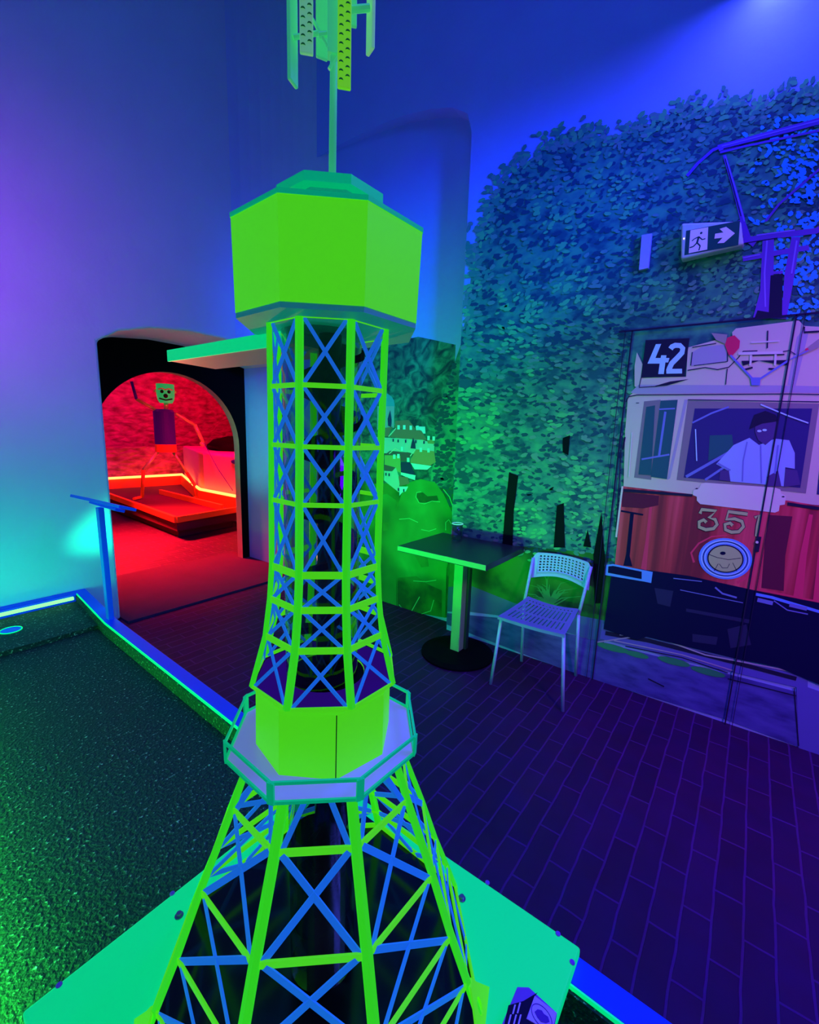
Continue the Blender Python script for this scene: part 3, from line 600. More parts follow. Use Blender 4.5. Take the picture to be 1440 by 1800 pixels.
for lv, w_, nm, th in ((UP, .0125, 'corner_post', .004), (LOW, .0185, 'leg', .006)):
    for k in range(8):
        bm = BM(); a = radians(22.5+45*k-2.96); n = Vector((cos(a), sin(a), 0)); t = Vector((-sin(a), cos(a), 0))
        rows = []
        for i, (z, R) in enumerate(lv):
            ww = w_*(1+.12*i/(len(lv)-1)); c = V(k, R, z)
            # two flanges meeting at the corner, like an angle strip
            d1 = Vector((-sin(a+radians(22.5)), cos(a+radians(22.5)), 0)); d2 = -Vector((-sin(a-radians(22.5)), cos(a-radians(22.5)), 0))
            rows.append([bm.verts.new(c+d1*ww*.5+n*.001), bm.verts.new(c+n*.0015), bm.verts.new(c+d2*ww*.5+n*.001), bm.verts.new(c+d2*ww*.5-n*th), bm.verts.new(c-n*th), bm.verts.new(c+d1*ww*.5-n*th)])
        for A, B in zip(rows, rows[1:]):
            for j in range(6): bm.faces.new((A[j], A[(j+1) % 6], B[(j+1) % 6], B[j]))
        bm.faces.new(rows[0]); bm.faces.new(rows[-1][::-1])
        tp(nm, bm, 'green')
hw = [.007, .0070, .0070, .0070, .0115, .0110, .0110, .006]
for (z, R), h_ in zip(UP, hw):
    bm = BM(); hoop(bm, R-.0005, z, h_, .003); tp('hoop', bm, 'lime')
for i, (z, R) in enumerate(LOW[1:5]+[(.3745, .3335)]):
    bm = BM(); hoop(bm, R-.002, z, .013, .004); tp('hoop', bm, 'lime')
def lerp(a, b, t): return a+(b-a)*t
for lv, w_, ins in ((UP, .0058, .004), (LOW, .0115, .005)):
    for i in range(len(lv)-1):
        (z1, R1), (z2, R2) = lv[i], lv[i+1]
        for k in range(8):
            j = (k+1) % 8; n = face_n(k)
            A, B, C, D = V(k, R1-ins, z1), V(j, R1-ins, z1), V(k, R2-ins, z2), V(j, R2-ins, z2)
            bm = BM()
            e = .06
            if lv is LOW and i == 0:
                mid = (A+B)/2; bar(bm, mid+(A-B)*.1, lerp(C, D, .08), w_*.8, .003, n); bar(bm, mid+(B-A)*.1, lerp(D, C, .08), w_*.8, .003, n)
            elif lv is LOW and i == 4:
                mid = (C+D)/2; bar(bm, lerp(A, B, .06), mid, w_, .003, n); bar(bm, lerp(B, A, .06), mid, w_, .003, n)
            else:
                bar(bm, lerp(A, B, e), lerp(D, C, e), w_, .003, n); bar(bm, lerp(B, A, e), lerp(C, D, e), w_, .003, n)
            tp('cross_brace', bm, 'blue')
# gusset plates at the feet
for k in (3, 4, 5, 6):
    bm = BM(); a = radians(22.5+45*k-2.96); n = Vector((cos(a), sin(a), 0)); t = Vector((-sin(a), cos(a), 0))
    (z1, R1), (z2, R2) = LOW[4], LOW[5]
    top, bot = V(k, R1+.003, z1), V(k, R2+.003, z2)
    up = (top-bot)
    outer = [bot-t*.060, bot+t*.060, lerp(bot, top, .95)+t*.008, lerp(bot, top, .95)-t*.008]
    hol = [bot+up*.42+t*(.010*cos(b))+up*(.20*sin(b)) for b in [2*pi*q_/12 for q_ in range(12)]]
    # ring of quads between outline and slot
    def outl(b):
        s, c = sin(b), cos(b); h_ = max(0, min(1, .42+.58*s*1.2)); wd = lerp(.060, .008, h_/.95 if h_ < .95 else 1)
        return bot+up*h_+t*wd*(1 if c > 1e-3 else (-1 if c < -1e-3 else 0))
    ob = [outl(2*pi*q_/12) for q_ in range(12)]
    ob[9] = bot.copy()
    off = n*-.004
    va = [[bm.verts.new(p) for p in L] for L in (ob, hol, [p+off for p in ob], [p+off for p in hol])]
    for q_ in range(12):
        r_ = (q_+1) % 12
        bm.faces.new((va[0][q_], va[0][r_], va[1][r_], va[1][q_])); bm.faces.new((va[2][q_], va[3][q_], va[3][r_], va[2][r_]))
        bm.faces.new((va[0][q_], va[2][q_], va[2][r_], va[0][r_])); bm.faces.new((va[1][q_], va[1][r_], va[3][r_], va[3][q_]))
    tp('gusset_plate', bm, 'lime')
# cabin
bm = BM(); shell(bm, .1433, 1.6125, .1467, 1.7380); tp('cabin', bm, 'lime')
bm = BM(); shell(bm, .1425, 1.6050, .1425, 1.6125); tp('cabin_underside', bm, 'teal')
bm = BM(); shell(bm, .1478, 1.7380, .1478, 1.7440); tp('roof_edge', bm, 'rail_green')
bm = BM(); shell(bm, .072, 1.744, .066, 1.784); tp('roof_neck', bm, 'teal')
bm = BM(); shell(bm, .0835, 1.783, .0835, 1.7955); tp('roof_cap', bm, 'rail_green')
# board sticking out beneath the cabin
bm = BM(); prism(bm, [(0.5062, 0.6198, 1.5884), (0.6322, 0.6198, 1.5884), (0.6353, 1.0795, 1.5884), (0.5134, 1.0547, 1.5884)], (0, 0, .021)); tp('projecting_board', bm, 'board')
bm = BM(); prism(bm, [(0.5020, 0.6405, 1.5874), (0.5057, 0.6405, 1.5874), (0.5129, 1.0552, 1.5874), (0.5088, 1.0573, 1.5874)], (0, 0, .024)); tp('board_edge', bm, 'plate_green')
# drum, disc and balcony
bm = BM(); shell(bm, .1237, .8905, .1225, 1.006, -12.7); d_ = tp('drum', bm, 'lime')
bm = BM(); bar(bm, (V(5, .1240, .8915, -12.7)), V(5, .1228, 1.0055, -12.7), .0012, .0012, face_n(5)); o = obj('drum_seam', bm, 'matte_black'); put(o, d_)
bm = BM()
ri = [bm.verts.new(ctr(1.0145)+Vector((.072*cos(2*pi*k/32), .072*sin(2*pi*k/32), 0))) for k in range(32)]
ro = []
for k in range(32):
    a = 2*pi*k/32; rel = (a-radians(22.5-2.96)) % (pi/4); R_ = .1315*cos(pi/8)/cos(rel-pi/8)
    ro.append(bm.verts.new(ctr(1.0145)+Vector((R_*cos(a), R_*sin(a), 0))))
for k in range(32): bm.faces.new((ri[k], ri[(k+1) % 32], ro[(k+1) % 32], ro[k]))
bmesh.ops.solidify(bm, geom=bm.faces[:], thickness=.003)
tp('drum_top', bm, 'violet_sheet')
bm = BM(); lathe(bm, [(.0, 0), (.0715, 0), (.0715, .006), (0, .006)], ctr(1.006)); tp('shaft_opening', bm, 'matte_black')
bm = BM(); shell(bm, .172, .8845, .172, .8905); tp('balcony_floor', bm, 'lavender')
for z, hh in ((.9247, .0055), (.8909, .0055)):
    bm = BM(); hoop(bm, .1768, z, hh, .004); tp('balcony_rail', bm, 'rail_green')
for k in range(8):
    bm = BM(); a = radians(22.5+45*k-2.96); n = Vector((cos(a), sin(a), 0)); t = Vector((-sin(a), cos(a), 0))
    bar(bm, V(k, .1750, .889), V(k, .1755, .9265), .0125, .004, n); tp('railing_post', bm, 'rail_green')
# inside: clear tube, dark core and its spiral track
bm = BM(); lathe(bm, [(.066, 0), (.066, 1.27)], ctr(.371)); tp('clear_tube', bm, 'acrylic', smooth=True)
for f in (): pass
bm = BM(); tube(bm, [ctr(.371), ctr(1.0), ctr(1.60)], .019, 16); tp('core_pole', bm, 'black', smooth=True)
bm = BM(); rows = []
n_ = 260
for i in range(n_+1):
    z = .40+1.18*i/n_; a = 2*pi*z/.105; c = ctr(z)
    rows.append([bm.verts.new(c+Vector((r_*cos(a), r_*sin(a), dz))) for r_, dz in ((.018, 0), (.058, .004), (.058, .016), (.018, .012))])
for A, B in zip(rows, rows[1:]):
    for j in range(4): bm.faces.new((A[j], A[(j+1) % 4], B[(j+1) % 4], B[j]))
tp('spiral_track', bm, 'matte_black')
# mast with antenna panels
bm = BM(); tube(bm, [ctr(1.795), ctr(1.93), ctr(2.0), ctr(2.35)], [.0060, .0058, .0058, .0055], 12); mast = tp('mast', bm, 'mint_panel', smooth=True)
bm = BM(); box(bm, ctr(2.13)+RT*-.002, (.018, .018, .30), Matrix.Rotation(radians(-43), 3, 'Z')); tp('mast_sleeve', bm, 'mint_panel')
AW = Vector((.683, .73, 0))
def tpos(x, y, w_):
    v = _fw*F + _r*(x-720) - _u*(y-900); c = TC*TS+AW*w_
    t = (c-EYE).dot(AW)/v.dot(AW); return EYE+v*t
def panel(x, y, w_, yaw, m_, dark='antenna_dark', wd=.0195, holes=True, ln=.42):
    b0 = tpos(x, y, w_); rot = Matrix.Rotation(radians(-43+yaw), 3, 'Z')
    bm = BM(); c = b0+Vector((0, 0, ln/2)); box(bm, c, (wd, .006, ln), rot)
    o = tp('antenna_panel', bm, m_, bevel=.0015)
    if holes:
        bm = BM()
        for i in range(36):
            for s in (-1, 1):
                q_ = rot @ Vector((s*wd*.24, -.0034, 0)); p = b0+Vector((0, 0, .009+i*.0112+(s > 0)*.0055))+q_
                P_ = [p+rot @ Vector((.0032*cos(b), -.0001, .0030*sin(b))) for b in [pi*t_/8 for t_ in range(9)]]
                P_ += [p+rot @ Vector((.0026*cos(b), -.0001, .0008*sin(b))) for b in [pi*t_/8 for t_ in range(8, -1, -1)]]
                try: prism(bm, P_, rot @ Vector((0, -.0005, 0)))
                except Exception: pass
        h_ = obj('dimples', bm, dark); put(h_, o); h_['kind'] = 'stuff'
    return o
panel(605, 157, -.030, 0, 'antenna_lime')
panel(539, 96, -.010, 0, 'antenna_pale')
panel(515, 148, .0, 62, 'mint_panel', wd=.022, holes=False)
panel(651, 92, .0, -68, 'antenna_pale', wd=.020, holes=False)
panel(566, 104, .02, 15, 'mint_panel', wd=.018, holes=False)
panel(617, 47, .03, 0, 'mint_panel', wd=.018, holes=False)
for a_, b_, r_ in (((577, 82), (546, 28), .0026), ((579, 122), (604, 80), .0030), ((516, 66), (560, 58), .0034), ((580, 20), (650, 14), .0050), ((575, 60), (560, 62), .004)):
    bm = BM(); tube(bm, [tpos(*a_, -.004), tpos(*b_, -.004)], r_, 8); tp('antenna_arm', bm, 'mint_panel')

# ------------------------------------------------------------------ plinth under the tower
plinth = thing('tower_plinth', 'square mint green plinth board with small bolts carrying the model tower', 'plinth', (.514, .56, 0))
bx = [(.120, .147), (.903, .147), (.903, .972), (.120, .972)]
bm = BM(); prism(bm, [(x, y, .305) for x, y in bx], (0, 0, .025)); put(obj('top_board', bm, 'plate_green', bevel=.006, seg=3), plinth)
bm = BM()
for (x1, y1), (x2, y2) in zip(bx, bx[1:]+bx[:1]):
    c = Vector(((x1+x2)/2, (y1+y2)/2, .2635)); cc = Vector((.5115, .5595, .2635)); d = (cc-c).normalized()
    c += d*.065; box(bm, c, (max(abs(x2-x1)-.12, .012), max(abs(y2-y1)-.12, .012), .083))
put(obj('side_boards', bm, 'plate_green'), plinth)
bm = BM(); p8 = [V(k, .333, .3675) for k in range(8)]; p8 = [p8[0], Vector((.866, .93, 0))] + p8[1:8]
prism(bm, [(p.x, p.y, .3302) for p in p8], (0, 0, .0015)); put(obj('black_mat', bm, 'black'), plinth)
for (x, y) in ((104, 1732), (303, 1571), (857, 1552), (981, 1642), (1006, 1692)):
    p = at(x, y, 2, .3295); bm = BM(); lathe(bm, [(.0058, 0), (.0058, .002), (.004, .0035), (0, .0035)], p, 14); put(obj('screw', bm, 'violet_sheet'), plinth)
for (x, y) in ((315, 1610), (812, 1580)):
    p = at(x, y, 2, .331); bm = BM(); lathe(bm, [(.0095, 0), (.0095, .002), (.0055, .002), (.0055, .009), (0, .009)], p, 14); put(obj('bolt', bm, 'steel'), plinth)

# hole plate on the plinth
hp = thing('hole_sign', 'small dark violet sign with a lavender pictogram square at the near edge of the plinth', 'sign', at(930, 1790, 2, .36))
Z_ = .37
def hpp(pts, z): return [at(870+x/8, 1680+y/8, 2, z) for x, y in pts]
bm = BM(); prism(bm, hpp([(315, 435), (480, 440), (875, 800), (840, 960), (800, 1100), (100, 1100), (100, 960)], Z_), (0, 0, -.010)); put(obj('sign_plate', bm, 'violet_sheet', bevel=.001), hp)
bm = BM(); prism(bm, hpp([(190, 700), (400, 640), (600, 520), (550, 590), (440, 890), (560, 960), (540, 1080), (110, 1080)], Z_+.0005), (0, 0, .0006)); put(obj('dark_field', bm, 'ink'), hp)
bm = BM(); prism(bm, hpp([(560, 572), (870, 810), (800, 1090), (450, 890)], Z_+.0005), (0, 0, .0015)); M['lav'] = mat('lavender_sticker', (.5, .4, .95), .4, emit=.25, ecol=(.2, .12, .95)); put(obj('pictogram_square', bm, 'lav'), hp)
bm = BM(); pts = hpp([(660+140*cos(t)+35*sin(t), 850+165*sin(t)+60*cos(t)) for t in [2*pi*k/32 for k in range(32)]], Z_+.003); tube(bm, pts, .0007, 6, closed=True); put(obj('pictogram_ring', bm, 'pantograph'), hp)
bm = BM(); prism(bm, hpp([(560, 790), (600, 755), (660, 770), (690, 820), (750, 860), (770, 930), (720, 950), (650, 930), (600, 870)], Z_+.003), (0, 0, .0006)); put(obj('pictogram_blob', bm, 'pantograph'), hp)
for x0, y0, L in ((275, 690, 130), (345, 660, 150), (215, 830, 160), (290, 830, 160), (355, 830, 160)):
    bm = BM(); prism(bm, hpp([(x0, y0), (x0+22, y0), (x0+22-L*.25, y0+L), (x0-L*.25, y0+L)], Z_+.002), (0, 0, .0006)); put(obj('text_line', bm, 'lav'), hp)
bm = BM(); c = at(900, 1795, 2, .36); tube(bm, [(c.x, c.y, .330), (c.x, c.y, .362)], .006, 10); put(obj('sign_foot', bm, 'matte_black'), hp)

# ------------------------------------------------------------------ golf lane on the left
lane = thing('golf_lane', 'raised minigolf lane of dark green felt with blue rim boards and green light strips', 'minigolf lane', (.45, 1.6, 0))
def board(name, outer, w_, z0, z1, m_, side=-1):
    """board following the outline outer (x, y), width w_ towards side*x"""
    bm = BM(); inn = [(x+side*w_, y) for x, y in outer]
    prism(bm, [(x, y, z0) for x, y in outer+inn[::-1]], (0, 0, z1-z0))
    return put(obj(name, bm, m_, bevel=.004), lane)
out = [(1.062, 3.575), (.993, 2.86), (.946, 1.515), (.915, .60), (.893, -.6)]
board('rim_board', out, .062, 0, .30, 'rail_blue')
bm = BM(); prism(bm, [(x, y, 0) for x, y in ((-.9, 3.505), (1.005, 3.505), (1.005, 3.576), (-.9, 3.576))], (0, 0, .30)); put(obj('rim_board', bm, 'rail_blue', bevel=.004), lane)
bm = BM(); prism(bm, [(x, y, 0) for x, y in ((-.07, -.6), (-.005, -.6), (-.005, 3.505), (-.07, 3.505))], (0, 0, .30)); put(obj('rim_board', bm, 'rail_blue', bevel=.004), lane)
bm = BM(); inner = [(x-.063, y) for x, y in out]
for (x1, y1), (x2, y2) in zip(inner, inner[1:]): bar(bm, (x1-.002, y1, .294), (x2-.002, y2, .294), .011, .004, (1, 0, 0))
put(obj('edge_strip', bm, 'led_line'), lane)
bm = BM()
for (x1, y1), (x2, y2) in zip(inner, inner[1:]): bar(bm, (x1-.006, y1, .255), (x2-.006, y2, .255), .064, .008, (1, 0, 0))
put(obj('felt_lining', bm, 'carpet'), lane)
bm = BM(); tube(bm, [(-.85, 3.497, .278), (.965, 3.490, .276)], .011, 10); put(obj('light_strip', bm, 'led_green'), lane)
bm = BM(); tube(bm, [(.003, .1, .27), (.003, 2.94, .27)], .006, 10); put(obj('light_strip', bm, 'led_green'), lane)
YP = 2.985
def cx_(y):
    for (x1, y1), (x2, y2) in zip(out, out[1:]):
        if y2 <= y <= y1: return lerp(x1, x2, (y-y1)/(y2-y1))-.062
bm = BM()
pl_ = [(-.003, -.58), (cx_(-.55), -.58), (cx_(.6), .6), (cx_(1.515), 1.515), (cx_(2.86), 2.86), (cx_(YP), YP), (-.003, YP)]
prism(bm, [(x, y, .10) for x, y in pl_], (0, 0, .12)); put(obj('felt', bm, 'carpet'), lane)
bm = BM(); pl_ = [(-.003, YP), (cx_(YP), YP), (cx_(3.5), 3.503), (-.003, 3.503)]
prism(bm, [(x, y, .10) for x, y in pl_], (0, 0, .146)); put(obj('felt_plateau', bm, 'carpet'), lane)
bm = BM(); pc = at(19, 1108, 2, .247); lathe(bm, [(0, 0), (.046, 0), (.046, .002), (0, .002)], pc, 32); put(obj('cup', bm, 'post_blue'), lane)
bm = BM(); tube(bm, [pc+Vector((.050*cos(2*pi*k/32), .050*sin(2*pi*k/32), .002)) for k in range(32)], .003, 8, closed=True); put(obj('cup_ring', bm, 'led_line'), lane)
# T-shaped blue stand on the rim
st = thing('scorecard_stand', 'slim blue wooden post with a narrow sloping top board standing at the lane corner', 'stand', (.965, 2.90, .30))
bm = BM(); bar(bm, (.968, 2.89, .30), (.965, 2.89, .972), .040, .030, (1, 0, 0)); put(obj('post', bm, 'post_blue', bevel=.003), st)
bm = BM(); bar(bm, (.955, 3.17, 1.000), (1.015, 2.645, .992), .095, .016, (.35, 0, 1)); put(obj('top_board', bm, 'post_blue', bevel=.002), st)
bm = BM(); bar(bm, (.990, 3.05, .978), (1.005, 2.72, .972), .05, .016, (.35, 0, 1)); put(obj('under_batten', bm, 'rail_blue', bevel=.002), st)

# ------------------------------------------------------------------ table, glass, chair
tb = thing('bistro_table', 'square black topped bistro table on a single column beside the mural', 'table', (2.44, 1.37, 0))
bm = BM(); box(bm, (2.442, 1.371, .738), (.53, .62, .006)); put(obj('table_top', bm, 'table_black', bevel=.001), tb)
bm = BM(); box(bm, (2.442, 1.371, .7205), (.53, .62, .029)); put(obj('table_core', bm, 'table_black'), tb)
bm = BM(); box(bm, (2.1755, 1.371, .7255), (.003, .62, .030)); put(obj('lit_edge_band', bm, 'table_lit_green'), tb)  # green on the lit side only; the other edges stay black as shade
bm = BM(); box(bm, (2.46, 1.375, .365), (.065, .065, .68)); put(obj('column', bm, 'table_lit_green', bevel=.003), tb)
bm = BM(); box(bm, (2.505, 1.355, .365), (.035, .06, .68)); put(obj('column_shade_side', bm, 'table_black'), tb)  # black box added as the shaded side of the column
bm = BM(); lathe(bm, [(.0, 0), (.24, 0), (.24, .012), (.20, .020), (.05, .03), (.0, .03)], (2.46, 1.37, 0), 40); put(obj('base_plate', bm, 'matte_black', smooth=False), tb)
jar = thing('glass_jar', 'small clear open glass jar standing on the black table top', 'glass jar', at(803, 950, 2, .7415))
c = at(803, 950, 2, .7415)
bm = BM(); lathe(bm, [(.0, .001), (.034, .001), (.037, .01), (.037, .115), (.034, .115), (.034, .01), (.0, .006)], c, 28); put(obj('jar_wall', bm, 'glass_jar', smooth=True), jar)
bm = BM(); tube(bm, [c+Vector((.036*cos(2*pi*k/28), .036*sin(2*pi*k/28), .116)) for k in range(28)], .003, 8, closed=True); M['rim'] = mat('glowing_glass_rim', (.8, .95, .9), .1, emit=.3, ecol=(.1, .9, .5)); put(obj('jar_rim', bm, 'rim', smooth=True), jar)  # rim glows green in place of light caught on the glass

ch = thing('perforated_chair', 'white metal framed chair with perforated back and slotted seat in front of the mural', 'chair', (2.47, .81, 0))
# local frame: chair faces -X ; corners from the photograph
FL_, FR_ = Vector((2.262, 1.022, 0)), Vector((2.272, .600, 0))
BL_, BR_ = Vector((2.640, .988, 0)), Vector((2.690, .655, 0))
SF = .435
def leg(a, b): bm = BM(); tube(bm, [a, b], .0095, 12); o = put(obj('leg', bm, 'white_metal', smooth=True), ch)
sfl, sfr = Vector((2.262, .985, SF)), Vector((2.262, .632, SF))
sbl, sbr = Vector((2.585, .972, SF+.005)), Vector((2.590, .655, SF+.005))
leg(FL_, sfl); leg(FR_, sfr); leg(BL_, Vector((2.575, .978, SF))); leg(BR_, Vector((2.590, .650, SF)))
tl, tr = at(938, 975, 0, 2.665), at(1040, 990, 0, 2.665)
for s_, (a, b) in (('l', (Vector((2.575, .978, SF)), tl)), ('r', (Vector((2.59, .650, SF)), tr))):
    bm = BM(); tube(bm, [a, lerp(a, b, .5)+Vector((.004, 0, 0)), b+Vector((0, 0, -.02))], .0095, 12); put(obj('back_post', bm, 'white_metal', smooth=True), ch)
# seat: curved sheet with slots, rolled front
def seatp(u, v):
    # u 0..1 left->right, v 0..1 front->back
    a = lerp(Vector((2.225, .992, SF)), Vector((2.235, .618, SF)), u); b = lerp(Vector((2.600, .965, SF)), Vector((2.605, .655, SF)), u)
    p = lerp(a, b, v); p.z += -.016*sin(pi*u)*(.4+.6*v) + .018*v*v + .012
    if v < 0: p.z -= (-v)**1.3*.9; p.x = a.x + .01*(-v)
    return p
bm = BM(); nu, nv = 45, 30
gr = {}
vs_ = [-.05, -.03, -.015, -.005] + [i/nv for i in range(nv+1)]
for i in range(nu+1):
    for j, v in enumerate(vs_): gr[i, j] = bm.verts.new(seatp(i/nu, v))
for i in range(nu):
    for j in range(len(vs_)-1):
        v = vs_[j]; slot = False
        if 4 <= i <= nu-5 and i % 3 == 1:
            r_ = int(v*nv+.5)
            slot = v > .12 and v < .88 and (r_ % 12 not in (0, 1)) if v > 0 else False
        if not slot: bm.faces.new((gr[i, j], gr[i+1, j], gr[i+1, j+1], gr[i, j+1]))
bmesh.ops.solidify(bm, geom=bm.faces[:], thickness=.004)
put(obj('seat', bm, 'white_metal'), ch)
# backrest: bent perforated sheet
def backp(u, v):
    # u 0..1 left->right; v 0 bottom .. 1 top
    a = lerp(tl, tr, u); z0 = tl.z+.015
    top = Vector((a.x, a.y, z0 + .012*sin(pi*u) - (.030*max(0, 1-u/.08)**2 if u < .08 else 0) - (.030*max(0, 1-(1-u)/.08)**2 if u > .92 else 0)))
    bot = Vector((a.x-.004, a.y, z0-.165 + .035*sin(pi*u)))
    p = lerp(bot, top, v); p.x += .022*sin(pi*u); return p
bm = BM(); nu, nv = 60, 30; gr = {}
def cell(u0, u1, v0, v1, hole):
    P4 = [backp(u0, v0), backp(u1, v0), backp(u1, v1), backp(u0, v1)]
    if not hole:
        bm.faces.new([bm.verts.new(p) for p in P4]); return
    k_ = 12; uc, vc = (u0+u1)/2, (v0+v1)/2
    out_ = []; in_ = []
    for q_ in range(k_):
        a = 2*pi*q_/k_+pi/4; c_, s_ = cos(a), sin(a); mx_ = max(abs(c_), abs(s_))
        out_.append(bm.verts.new(backp(uc+c_/mx_*(u1-u0)/2, vc+s_/mx_*(v1-v0)/2))); in_.append(bm.verts.new(backp(uc+c_*(u1-u0)*.30, vc+s_*(v1-v0)*.30)))
    for q_ in range(k_): bm.faces.new((out_[q_], out_[(q_+1) % k_], in_[(q_+1) % k_], in_[q_]))
NC, NR = 13, 6; u_lo, u_hi, v_lo, v_hi = .10, .90, .22, .92
for r_ in range(NR):
    for c_ in range(NC):
        sh = 0
        cell(lerp(u_lo, u_hi, c_/NC), lerp(u_lo, u_hi, (c_+1)/NC), lerp(v_lo, v_hi, r_/NR), lerp(v_lo, v_hi, (r_+1)/NR), True)
for c_ in range(NC):
    a, b = lerp(u_lo, u_hi, c_/NC), lerp(u_lo, u_hi, (c_+1)/NC); cell(a, b, 0, v_lo, False); cell(a, b, v_hi, 1, False)
for a0, a1 in ((0, u_lo), (u_hi, 1)):
    for q_ in range(4):
        a, b = lerp(a0, a1, q_/4), lerp(a0, a1, (q_+1)/4)
        cell(a, b, 0, v_lo, False); cell(a, b, v_lo, v_hi, False); cell(a, b, v_hi, 1, False)
bmesh.ops.remove_doubles(bm, verts=bm.verts[:], dist=.0003)
bmesh.ops.solidify(bm, geom=bm.faces[:], thickness=.005)
put(obj('backrest', bm, 'white_metal'), ch)

# ------------------------------------------------------------------ exit sign and wall plate
ex = thing('exit_sign', 'emergency exit sign box with running figure and right arrow mounted on the mural', 'exit sign', (XR, .25, 2.39))
XS = 2.655
bm = BM(); prism(bm, [at(1198, 392, 0, XS), at(1303, 388, 0, XS), at(1308, 430, 0, XS), at(1197, 456, 0, XS)], (XR-.012-XS, 0, 0)); put(obj('housing', bm, 'cream_light', bevel=.010, seg=3), ex)
def ep(*p): return [at(1000+x/3.27, 100+y/3.27, 0, XS) for x, y in p]
def exf(name, m_, pts, off): bm = BM(); q_ = ep(*pts); prism(bm, [p-Vector((off, 0, 0)) for p in q_], (.0012, 0, 0)); return put(obj(name, bm, m_), ex)
M['sign_dark'] = mat('exit_sign_green', (.01, .09, .07), .4); M['sign_light'] = mat('exit_sign_light', (.75, .55, .85), .4, emit=.18, ecol=(.6, .35, 1))
exf('sign_face', 'sign_dark', [(675, 1000), (985, 942), (975, 1082), (665, 1140)], .0015)
exf('light_square', 'sign_light', [(700, 998), (802, 980), (796, 1108), (690, 1130)], .003)
exf('arrow', 'sign_light', [(868, 990), (905, 978), (955, 1015), (892, 1070), (855, 1072), (885, 1040), (838, 1046), (842, 1018), (890, 1010)], .003)
bm = BM()
for a_, b_, r_ in (((748, 1035), (738, 1070), .0042), ((748, 1035), (722, 1048), .0022), ((722, 1048), (708, 1060), .0022), ((748, 1035), (768, 1052), .0022), ((768, 1052), (786, 1046), .0022), ((738, 1070), (716, 1092), .0028), ((716, 1092), (695, 1098), .0026), ((738, 1070), (756, 1088), .0028), ((756, 1088), (748, 1114), .0026)):
    p, q_ = ep(a_)[0], ep(b_)[0]; p.x -= .0035; q_.x -= .0035; bar(bm, p, q_, r_*2, .001, (1, 0, 0))
p = ep((762, 1014))[0]; p.x -= .0035; tube(bm, [p, p+Vector((-.001, 0, 0))], .005, 14)
put(obj('running_figure', bm, 'sign_dark'), ex)
bm = BM(); p = ep((662, 1045))[0]; tube(bm, [p+Vector((.004, 0, 0)), p+Vector((-.003, 0, 0))], .0028, 10); M['pilot'] = mat('pilot_light', (1, 1, 1), .4, emit=2.5, ecol=(.8, .8, 1)); put(obj('pilot_lamp', bm, 'pilot'), ex)
bm = BM(); p1, p2 = at(1130, 412, 0, 2.70), at(1139, 472, 0, 2.70)
prism(bm, [at(1128, 413, 0, 2.70), at(1146, 410, 0, 2.70), at(1140, 471, 0, 2.70), at(1123, 475, 0, 2.70)], (.022, 0, 0))
M['lav_box'] = mat('lavender_plastic', (.75, .42, .70), .5)
tag(obj('wall_box', bm, 'lav_box', bevel=.002), 'narrow upright lavender box fixed on the painted foliage left of the exit sign', 'wall box')

# ------------------------------------------------------------------ red room: lane, light, bucket man
rl = thing('far_golf_lane', 'low orange rimmed minigolf platform with glowing orange strip in the red room', 'minigolf lane', (3.2, 6.6, 0))
def rb(name, a, b, z0, z1, w_, m_):
    bm = BM(); bar(bm, (a[0], a[1], (z0+z1)/2), (b[0], b[1], (z0+z1)/2), w_, z1-z0, (0, 0, 1)); return put(obj(name, bm, m_, bevel=.004), rl)
bm = BM(); prism(bm, [(x, y, .10) for x, y in ((2.74, 5.70), (3.72, 5.84), (3.72, 6.9), (4.5, 9.1), (3.0, 9.2), (2.88, 7.9))], (0, 0, .15)); put(obj('platform_felt', bm, 'red_carpet'), rl)
bm = BM(); prism(bm, [(x, y, 0) for x, y in ((2.80, 5.80), (3.66, 5.92), (3.66, 6.9), (4.4, 9.0), (3.05, 9.1), (2.95, 7.9))], (0, 0, .10)); put(obj('platform_base', bm, 'red_carpet'), rl)
rb('rim_board', (2.72, 5.67), (3.75, 5.83), .22, .30, .05, 'orange_wood'); rb('rim_board', (2.72, 5.67), (2.89, 7.9), .22, .30, .05, 'orange_wood'); rb('rim_board', (2.89, 7.9), (3.0, 9.2), .22, .30, .05, 'orange_wood')
rb('rim_board', (3.70, 5.83), (3.70, 6.9), .22, .43, .04, 'orange_wood'); rb('rim_board', (3.70, 6.9), (4.55, 9.15), .22, .43, .04, 'orange_wood'); rb('rim_board', (3.0, 9.2), (4.55, 9.15), .22, .43, .04, 'orange_wood')
rb('divider_board', (3.62, 8.05), (3.52, 5.95), .25, .33, .05, 'orange_wood')
def wl_strip(name, pts, parent):
    bm = BM(); tube(bm, pts, .022, 8); put(obj(name, bm, 'led_orange'), parent)
ledp = [at(190, 841, 2, .45), at(320, 834, 2, .45)]; ledq = [at(320, 834, 2, .45), at(335, 847, 2, .45)]; ledr = [at(339, 851, 2, .45), at(352, 860, 2, .45), at(424, 874, 2, .45)]
for k, pt in enumerate((ledp+ledq[1:], ledr)): wl_strip('light_strip', pt, rl)

